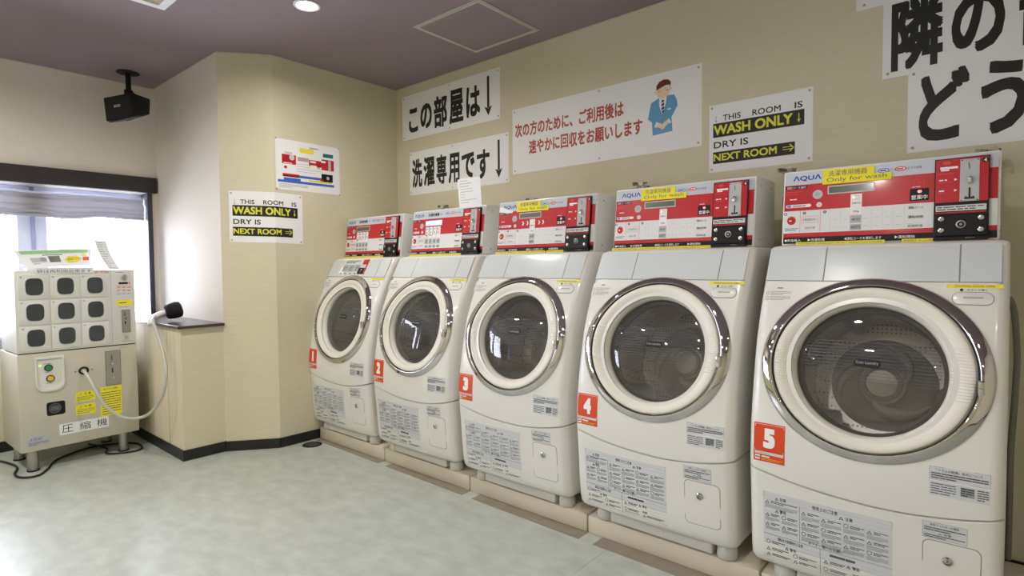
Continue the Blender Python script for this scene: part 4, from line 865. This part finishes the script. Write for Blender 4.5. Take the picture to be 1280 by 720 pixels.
c.poly([(0.040, 0.045), (0.075, 0.036), (0.078, 0.046), (0.045, 0.056)], 'ink', 1); put(c.done('lettering', None))

# A4 sheet standing behind console 2
b = MB(); R0 = [(1.114, -0.442, 1.488), (1.292, -0.442, 1.488)]; f = lambda u, v, n: Vector((1.126 + u - 0.018 * (v / 0.17), -0.441 - n + 0.10 * v * v, 1.490 + v))
c = Canvas(f); c.rect(0, 0, 0.178, 0.165, 'paper', 0, 2, 6); c.rect(0, 0, 0.178, 0.165, 'paper', 2, 2, 6)
rn = random.Random(3)
for k in range(9):
    v = 0.150 - k * 0.0155; c.rect(0.018, v, 0.05 + rn.random() * 0.11, v + 0.003, 'ink_faint' if k < 3 else 'rule_grey', 4)
tag(c.build('paper_sheet'), 'white printed sheet standing behind the coin console of washing machine 2', 'paper')

# ------------------------------------------------------------------ compressor vending unit
A0 = Vector((-0.666, -2.144, 0)); ang = math.atan2(0.999, -0.0441)
M0 = Matrix.Translation(A0) @ Matrix.Rotation(ang, 4, 'Z'); MI = M0.inverted()
vm = empty('compressor_vending_machine', A0, ang); tag(vm, 'beige and white bag compressor vending machine with nine small round windows by the window', 'vending machine')
VD = 0.42
def VF(u, v, n): return Vector((u, -n, v))
b = MB(); b.box(0, 0.588, 0, VD, 0.120, 0.678, 'vendor_beige', 0.006); b.build('lower_cabinet', vm, True, 40)
b = MB(); b.box(0.0, 0.588, 0.0, VD - 0.06, 0.684, 1.152, 'vendor_white', 0.005); b.build('upper_cabinet', vm, True, 40)
b = MB(); b.box(0.01, 0.578, 0.01, VD - 0.07, 0.676, 0.686, 'joint_dark'); b.build('cabinet_gap', vm)
for x, y in ((0.06, 0.045), (0.51, 0.045), (0.06, 0.36), (0.51, 0.36)):
    b = MB(); b.cyl((x, y, 0.004), (x, y, 0.121), 0.026, 'steel_matte', 20); b.cyl((x, y, 0.0), (x, y, 0.008), 0.030, 'rubber_black', 20); b.build('leg', vm, True, 40)
ci, ri = [0.014, 0.157, 0.302], [0.988, 0.842, 0.696]
for r_, v0 in enumerate(ri):
    for c_, u0 in enumerate(ci):
        b = MB(); b.box(u0, u0 + 0.139, -0.006, 0.004, v0, v0 + 0.140, 'vendor_white', 0.003); d = b.build('locker_door', vm, True, 40)
        cc = Canvas(VF); uc = u0 + 0.072; vc = v0 + 0.071
        pts = []
        for k in range(40):
            a = 2 * PI * k / 40; e = 0.58; pts.append((math.copysign(abs(math.cos(a)) ** e, math.cos(a)), math.copysign(abs(math.sin(a)) ** e, math.sin(a))))
        def rg(s, n): return [Vector((uc + x * 0.040 * s, -n, vc + y * 0.0485 * s)) for x, y in pts]
        cc.grid([rg(1.06, 0.006), rg(1.03, 0.009), rg(0.99, 0.0085)], 'lcd_frame', True); cc.grid([rg(0.99, 0.0085), rg(0.97, 0.0068)], 'rubber_black', True); cc.add(rg(0.97, 0.0068), [tuple(range(40))], 'pane_dark')
        cc.build('door_window', d)
        b = MB(); b.cyl((u0 + 0.014, -0.005, v0 + 0.126), (u0 + 0.014, -0.009, v0 + 0.126), 0.0045, 'steel_matte', 10); b.build('latch', d, True)
c = Canvas(VF); c.rect(0.456, 0.690, 0.4575, 1.148, 'seam_grey', 1)
c.micro(0.485, 1.133, 0.575, 1.140, 1, 'ink_faint', 2, 0.5, 0.2, 1); c.rect(0.499, 1.062, 0.560, 1.074, 'console_black', 2); c.disc(0.553, 1.068, 0.004, 'lamp_red', 3, 8)
c.frame(0.484, 0.978, 0.574, 1.056, 0.0008, 'rule_grey', 2)
for r_ in range(3):
    for k in range(3): c.micro(0.490 + k * 0.028, 1.036 - r_ * 0.021, 0.512 + k * 0.028, 1.050 - r_ * 0.021, 2, 'mark_red' if r_ < 2 else 'ink_faint', 2, 0.4, 0.2, r_ * 3 + k)
c.rect(0.486, 0.928, 0.572, 0.962, 'note_yellow', 2); c.micro(0.498, 0.940, 0.560, 0.950, 1, 'ink_soft', 3, 0.6, 0.3, 5); c.micro(0.495, 0.916, 0.565, 0.921, 1, 'mark_red', 2, 0.5, 0.2, 6); c.micro(0.51, 0.70, 0.57, 0.706, 1, 'ink_faint', 2, 0.5, 0.2, 6)
c.micro(0.495, 0.660, 0.56, 0.666, 1, 'ink_faint', 2, 0.5, 0.2, 16)
c.done('panel_print', vm)
b = MB(); b.cyl((0.530, 0, 1.108), (0.530, -0.012, 1.108), 0.014, 'chrome', 20); b.box(0.526, 0.534, -0.020, -0.010, 1.086, 1.118, 'chrome', 0.002); b.build('lock', vm, True, 40)
b = MB(); b.cyl((0.532, 0, 0.726), (0.532, -0.008, 0.726), 0.010, 'chrome', 16); b.build('lock', vm, True, 40)
def coinplate(u0, v0, u1, v1, name):
    b = MB(); b.box(u0, u1, -0.004, 0.002, v0, v1, 'steel_matte', 0.001); o = b.build(name, vm)
    c = Canvas(VF); uc = (u0 + u1) / 2 - 0.006; h_ = v1 - v0
    c.rect(uc - 0.003, v1 - h_ * 0.28, uc + 0.001, v1 - h_ * 0.12, 'ink', 15); c.rect(uc - 0.003, v0 + h_ * 0.36, uc + 0.004, v0 + h_ * 0.50, 'ink', 15); c.frame(u0 + 0.002, v0 + 0.002, u1 - 0.002, v1 - 0.002, 0.0012, 'ink_soft', 15); c.done('slot_print', o)
    b = MB(); b.cyl((uc, -0.003, v0 + h_ * 0.62), (uc, -0.012, v0 + h_ * 0.62), 0.008, 'chrome', 14); b.cyl((uc + 0.006, -0.003, v0 + h_ * 0.22), (uc + 0.006, -0.010, v0 + h_ * 0.22), 0.007, 'chrome', 14); b.build('lever', o, True, 40)
coinplate(0.510, 0.757, 0.556, 0.902, 'coin_plate'); coinplate(0.414, 0.436, 0.496, 0.652, 'coin_plate')
# button recess
c = Canvas(VF); pts = [(0.074, 0.656), (0.210, 0.656), (0.210, 0.500), (0.205, 0.475), (0.190, 0.460), (0.170, 0.453), (0.114, 0.453), (0.094, 0.460), (0.079, 0.475), (0.074, 0.500)][::-1]
cen = (0.142, 0.56)
def sc_(s, n): return [Vector((cen[0] + (u - cen[0]) * s, -n, cen[1] + (v - cen[1]) * s)) for u, v in pts]
c.grid([sc_(1.0, 0.0), sc_(0.98, 0.012), sc_(0.88, 0.013), sc_(0.80, 0.003)], 'vendor_white', True); c.add(sc_(0.80, 0.003), [tuple(range(len(pts)))], 'vendor_white'); bp_ = c.build('button_tray', vm, True, 50)
for (u, v, m_, nm) in ((0.136, 0.590, 'button_green', 'green_button'), (0.143, 0.527, 'button_yellow', 'yellow_button')):
    b = MB(); b.cyl((u, -0.003, v), (u, -0.008, v), 0.020, 'rubber_black', 20); b.cyl((u, -0.008, v), (u, -0.016, v), 0.0155, m_, 20, 0.014); b.build(nm, bp_, True, 40)
c = Canvas(VF); c.disc(0.098, 0.607, 0.006, 'lamp_green', 12, 10); c.micro(0.115, 0.612, 0.155, 0.618, 1, 'ink_faint', 12, 0.6, 0.3, 2); c.micro(0.12, 0.562, 0.152, 0.567, 1, 'ink_faint', 12, 0.6, 0.3, 3); c.micro(0.125, 0.499, 0.165, 0.505, 1, 'ink_faint', 12, 0.6, 0.3, 4); c.done('tray_print', bp_)
# gauge window
c = Canvas(VF); c.rrect(0.121, 0.309, 0.208, 0.388, 0.012, 'console_black', 2); c.disc(0.160, 0.350, 0.028, 'pane_dark', 4); c.ring(0.160, 0.350, 0.026, 0.029, 'ink_soft', 6); c.rrect(0.140, 0.338, 0.180, 0.362, 0.006, 'ink_soft', 6); c.done('gauge_window', vm)
# yellow notices and labels
for (u0, v0, u1, v1, tl, sd) in ((0.260, 0.364, 0.356, 0.424, '注意事項', 1), (0.258, 0.284, 0.356, 0.348, '注意事項', 2)):
    c = Canvas(VF); c.rect(u0, v0, u1, v1, 'note_yellow', 2); c.text('ご 注 意', u0 + 0.02, v1 - 0.022, u1 - 0.02, v1 - 0.008, 'ink', 3, 0.0); c.micro(u0 + 0.006, v0 + 0.005, u1 - 0.006, v1 - 0.028, 3, 'ink_soft', 3, 0.3, 0.2, sd); c.done('yellow_notice', vm)
c = Canvas(VF); c.rect(0.383, 0.250, 0.495, 0.432, 'note_yellow', 2); c.text('使い方とお願い', 0.398, 0.411, 0.480, 0.422, 'ink', 3, 0.0); c.micro(0.389, 0.256, 0.489, 0.402, 10, 'ink_soft', 3, 0.3, 0.2, 9); c.done('yellow_notice', vm)
c = Canvas(VF); c.rect(0.176, 0.184, 0.421, 0.249, 'paper', 2)
for q, s in enumerate('圧縮機'): c.text(s, 0.188 + q * 0.086, 0.194, 0.242 + q * 0.086, 0.240, 'ink', 3, 0.0)
c.done('name_label', vm)['label'] = 'white label reading 圧縮機'
c = Canvas(VF); c.rect(0.030, 0.150, 0.130, 0.206, 'key_grey', 2); c.text('ATLAS', 0.034, 0.180, 0.092, 0.198, 'print_blue', 3, 0.0, 0.01); c.micro(0.034, 0.154, 0.126, 0.174, 3, 'ink_soft', 3, 0.4, 0.2, 9); c.done('maker_label', vm)
c = Canvas(VF); c.rect(0.094, 1.134, 0.370, 1.168, 'paper', 22); c.text('袋は再利用出来ます', 0.100, 1.137, 0.358, 1.158, 'ink_soft', 23, 0.0); c.text('購入専用機', 0.376, 1.132, 0.448, 1.145, 'mark_red', 2, 0.01); c.done('top_strip_label', vm)
# port and hose
c = MB(); c.lathe([(0.026, -0.001), (0.026, 0.006), (0.022, 0.009), (0.016, 0.006), (0.016, -0.001)], lambda r_, th, h_: Vector((0.303 + r_ * math.cos(th), -h_, 0.549 + r_ * 0.9 * math.sin(th))), 'rubber_black', 24); c.cyl((0.262, 0, 0.547), (0.262, -0.003, 0.547), 0.004, 'steel', 8); c.cyl((0.345, 0, 0.549), (0.345, -0.003, 0.549), 0.004, 'steel', 8); c.build('hose_port', vm, True, 40)
HP = [(-0.668, -1.842, 0.549), (-0.60, -1.831, 0.504), (-0.56, -1.811, 0.434), (-0.54, -1.779, 0.355), (-0.52, -1.725, 0.285), (-0.50, -1.67, 0.252), (-0.475, -1.6, 0.250), (-0.391, -1.565, 0.302), (-0.315, -1.54, 0.392), (-0.278, -1.53, 0.493), (-0.295, -1.525, 0.586), (-0.375, -1.52, 0.699), (-0.467, -1.515, 0.78), (-0.56, -1.503, 0.835), (-0.62, -1.47, 0.852)]
b = MB(); b.tube([MI @ Vector(p) for p in HP], 0.0095, 'hose_clear', 12, True, 5); hs = b.build('hose', vm, True, 60); hs['label'] = 'translucent hose looping over to the ledge'
Q0, Q1, Q2 = Vector((-0.625, -1.485, 0.840)), Vector((-0.632, -1.42, 0.868)), Vector((-0.615, -1.325, 0.890))
b = MB(); b.tube([MI @ Vector((-0.60, -1.50, 0.80)), MI @ Q0, MI @ Q1, MI @ (Q1 + (Q2 - Q1) * 0.5)], 0.019, 'pipe_white', 14, True, 4); b.build('nozzle', hs, True, 60)
b = MB(); D = (Q2 - Q1).normalized(); P_ = [Q1 + D * 0.012, Q1 + D * 0.014, Q1 + D * 0.022, Q1 + D * 0.05, Q1 + D * 0.08, Q1 + D * 0.102, Q1 + D * 0.110, Q1 + D * 0.111]
rr = [0.002, 0.036, 0.046, 0.052, 0.054, 0.048, 0.034, 0.002]
a = D.cross(Vector((0, 0, 1))).normalized(); e = D.cross(a)
b.grid([[MI @ (p + (a * math.cos(2 * PI * k / 24) + e * math.sin(2 * PI * k / 24)) * r_) for k in range(24)] for p, r_ in zip(P_, rr)], 'foam_black', True); b.build('foam_head', hs, True, 60)
# display card and paper strip on top
TF = frame_map((0, 0, 0), (1, 0, 0), (0, -1, 0))
st = empty('display_card', M0 @ Vector((0.10, 0.16, 1.1525)), ang); tag(st, 'tilted clear stand with a green and yellow printed card on top of the vending machine', 'sign')
f = lambda u, v, n: Vector((-0.055 + 0.10 * (1 - v / 0.105) * 0.5 + u * (0.32 + 0.075 * 0 + 0.06 * (v / 0.105)) / 0.38, 0.03 + 0.35 * v - n * 0.94, 0.012 + v + u * 0.055 + n * 0.33))
c = Canvas(f); c.hexa([f(0, 0, -0.003), f(0.38, 0, -0.003), f(0.38, 0, 0), f(0, 0, 0), f(0, 0.105, -0.003), f(0.38, 0.105, -0.003), f(0.38, 0.105, 0), f(0, 0.105, 0)], 'paper'); c.build('card', st)
c = Canvas(lambda u, v, n: f(u, v, n + 0.0006)); c.rect(0.02, 0.080, 0.36, 0.100, 'print_green', 1); c.rect(0.05, 0.030, 0.13, 0.058, 'key_grey', 1); c.micro(0.05, 0.020, 0.13, 0.026, 1, 'ink_soft', 1, 0.5, 0.3, 1); c.disc(0.115, 0.048, 0.018, 'ink_faint', 2, 12, 0.012); c.rect(0.145, 0.028, 0.205, 0.065, 'lcd_grey', 1)
c.poly([(0.225, 0.040), (0.250, 0.060), (0.300, 0.062), (0.325, 0.042), (0.300, 0.022), (0.245, 0.020)], 'note_yellow_dim', 1); c.micro(0.245, 0.034, 0.31, 0.050, 2, 'ink_soft', 2, 0.4, 0.2, 2); c.disc(0.342, 0.062, 0.012, 'button_yellow', 2, 10); c.rect(0.33, 0.030, 0.365, 0.052, 'mark_red', 1); c.micro(0.12, 0.068, 0.32, 0.076, 1, 'ink_soft', 1, 0.6, 0.2, 4); c.done('card_print', st)
b = MB(); b.box(-0.01, 0.30, 0.0, 0.075, 0.0, 0.014, 'paper', 0.002); b.build('stand_base', st)
c = Canvas(lambda u, v, n: M0 @ Vector((0.492 + u - 0.62 * v + 1.3 * v * v, 0.13 - n + 0.10 * v, 1.153 + v)))
c.rect(0, 0, 0.062, 0.185, 'paper', 0, 1, 8); c.rect(0, 0, 0.062, 0.185, 'paper', 3, 1, 8)
for k in range(12): c.micro(0.008, 0.008 + k * 0.0145, 0.054, 0.017 + k * 0.0145, 1, 'rule_grey', 5, 0.35, 0.3, k)
tag(c.build('paper_strip'), 'curved strip of printed paper standing at the right of the vending machine top', 'paper')
# cords on the floor
b = MB(); b.tube([(-1.04, -1.75, 0.008), (-0.85, -1.70, 0.007), (-0.72, -1.73, 0.007), (-0.655, -1.66, 0.007), (-0.64, -1.585, 0.007), (-0.70, -1.545, 0.007), (-0.85, -1.56, 0.007), (-0.95, -1.75, 0.007), (-0.83, -1.95, 0.007), (-0.66, -2.03, 0.007), (-0.57, -2.09, 0.007), (-0.60, -2.155, 0.007), (-0.70, -2.17, 0.007), (-0.86, -2.14, 0.007), (-1.1, -2.2, 0.007), (-1.27, -2.3, 0.007)], 0.006, 'cable_black', 8, True, 5)
tag(b.build('power_cord', None, True, 60), 'black power cord looping on the floor under the vending machine', 'cord')
# small grey box on the sill at far left and its lead
b = MB(); b.box(XW + 0.002, XW + 0.055, -2.30, -2.105, 0.702, 0.742, 'key_grey', 0.004); gb = b.build('window_box', None, True); tag(gb, 'small grey box on the window sill at the left edge of the photo', 'box')
b = MB(); b.tube([(XW + 0.05, -2.115, 0.715), (XW + 0.07, -2.112, 0.68), (XW + 0.08, -2.14, 0.63), (XW + 0.07, -2.2, 0.6), (XW + 0.05, -2.28, 0.56)], 0.004, 'cable_black', 8); b.build('lead', gb, True)

# ------------------------------------------------------------------ wall speaker hanging from the ceiling
sp = empty('speaker', (-1.03, -1.46, H)); tag(sp, 'black loudspeaker hanging from the ceiling on a short pole in the window corner', 'speaker')
SI = Matrix.Translation((1.03, 1.46, -H))
def sv(x, y, z): return SI @ Vector((x, y, z))
b = MB(); b.hexa([sv(-1.060, -1.588, 2.142), sv(-0.792, -1.505, 2.150), sv(-0.87, -1.385, 2.196), sv(-1.12, -1.44, 2.185), sv(-1.066, -1.599, 2.300), sv(-0.800, -1.508, 2.302), sv(-0.872, -1.378, 2.300), sv(-1.12, -1.44, 2.300)], 'speaker_black', 0.008)
cab = b.build('cabinet', sp, True, 40)
e1 = Vector((-0.800, -1.508, 2.302)) - Vector((-1.066, -1.599, 2.300)); e2 = Vector((-1.060, -1.588, 2.142)) - Vector((-1.066, -1.599, 2.300)); nn = e2.cross(e1).normalized()
if nn.y > 0: nn = -nn
b = MB(); g = [Vector((-1.066, -1.599, 2.300)) + e1 * u + e2 * v for u, v in ((0.05, 0.92), (0.95, 0.92), (0.95, 0.07), (0.05, 0.07))]
b.hexa([SI @ p for p in (g[0], g[1], g[1] + nn * 0.006, g[0] + nn * 0.006, g[3], g[2], g[2] + nn * 0.006, g[3] + nn * 0.006)], 'speaker_black', 0.002); gr = b.build('grille', sp)
cc = Canvas(lambda u, v, n: SI @ (Vector((-1.066, -1.599, 2.300)) + e1 * u + e2 * v + nn * (0.0065 + n))); cc.text('BOSE', 0.38, 0.50, 0.60, 0.40, 'fixture_white', 1, 0.02); cc.done('logo', gr)
b = MB(); b.hexa([SI @ (Vector(p)) for p in ((-1.050, -1.572, 2.137), (-0.80, -1.496, 2.145), (-0.84, -1.44, 2.168), (-1.07, -1.50, 2.160), (-1.050, -1.572, 2.143), (-0.80, -1.496, 2.151), (-0.84, -1.44, 2.174), (-1.07, -1.50, 2.166))], 'speaker_grey'); b.build('bottom_plate', sp)
b = MB(); b.cyl((-0.0, 0, -0.005), (0, 0, 0), 0.068, 'speaker_black', 28); b.cyl((0, 0, -0.14), (0, 0, -0.004), 0.016, 'speaker_black', 16); b.cyl((0, 0, -0.155), (0, 0, -0.12), 0.026, 'speaker_black', 16); b.cyl((-0.02, 0, -0.165), (0.06, 0.0, -0.165), 0.026, 'speaker_black', 16); b.cyl((0.01, 0, -0.20), (0.01, 0, -0.15), 0.03, 'speaker_black', 16); b.build('ceiling_mount', sp, True, 40)

# ------------------------------------------------------------------ ceiling fittings
for k, ((x, y), wv) in enumerate(zip(LAMPS, LAMP_W)):
    t = empty('downlight', (x, y, H)); vis = k == 0
    tag(t, 'round white ceiling downlight, lit' if vis else 'round lit downlight outside the photo, ' + ('', 'over the fourth washing machine', 'middle of the window side', 'nearest the window', 'middle of the room', 'far end by the window wall', 'right side of the room', 'far right end of the room', 'far end of the room')[k], 'light', 'ceiling downlights')
    b = MB(); b.lathe([(0.066, 0.0), (0.066, -0.004), (0.060, -0.007), (0.052, -0.005), (0.050, -0.001)], lambda r_, th, h_: Vector((r_ * math.cos(th), r_ * math.sin(th), h_)), 'fixture_white', 32); b.build('trim_ring', t, True, 50)
    b = MB(); b.lathe([(0.050, -0.0015), (0.03, -0.003), (0.0005, -0.0035)], lambda r_, th, h_: Vector((r_ * math.cos(th), r_ * math.sin(th), h_)), 'lamp_face', 24); b.build('lamp_face', t, True)
    l = area('downlight_lamp', (0, 0, -0.008), (0, 0, 0), 0.10, 0.10, wv, (1.0, 0.965, 0.90), 'DISK', math.radians(165)); l.parent = t
# inspection hatch
t = empty('ceiling_hatch', (1.24, -0.40, H)); tag(t, 'square inspection hatch with a pale metal frame in the ceiling', 'hatch')
h0, h1 = 0.242, 0.254
def sq(b, o_, i_, z, m, zt=0.0):
    b.box(-o_, o_, -o_, -i_, z, zt, m); b.box(-o_, o_, i_, o_, z, zt, m); b.box(-o_, -i_, -i_, i_, z, zt, m); b.box(i_, o_, -i_, i_, z, zt, m)
b = MB(); sq(b, 0.252, 0.240, -0.004, 'aluminium'); sq(b, 0.238, 0.226, -0.005, 'aluminium'); sq(b, 0.240, 0.238, -0.001, 'joint_dark'); b.build('hatch_frame', t)
b = MB(); b.box(-0.226, 0.226, -0.226, 0.226, -0.0025, 0.0, 'ceiling_mauve'); b.build('hatch_cover', t)
# air vent, mostly cut off by the top edge
t = empty('ceiling_vent', (0.513, -1.941, H)); tag(t, 'white framed square ceiling vent cut off by the top edge', 'vent')
b = MB(); sq(b, 0.30, 0.262, -0.012, 'fixture_white'); b.build('vent_frame', t)
b = MB()
b.hexa([(-0.262, -0.262, -0.003), (0.262, -0.262, -0.003), (0.262, 0.262, -0.003), (-0.262, 0.262, -0.003), (-0.262, -0.262, -0.0), (0.262, -0.262, 0.0), (0.262, 0.262, 0.0), (-0.262, 0.262, 0.0)], 'fixture_tan'); b.build('vent_cover', t)

# ------------------------------------------------------------------ floor drain
t = empty('floor_drain', (0.105, -0.81, 0)); tag(t, 'round dark metal floor drain beside the first plinth', 'drain')
b = MB(); b.lathe([(0.062, 0.0), (0.062, 0.002), (0.056, 0.004), (0.052, 0.002), (0.0005, 0.002)], lambda r_, th, h_: Vector((r_ * math.cos(th), r_ * math.sin(th), h_)), 'cable_black', 28); b.build('drain_cover', t, True, 30)
b = MB()
for k in range(4): b.box(-0.035 + k * 0.02, -0.028 + k * 0.02, -0.035, 0.035, 0.0022, 0.0034, 'steel_matte')
b.build('grate', t)
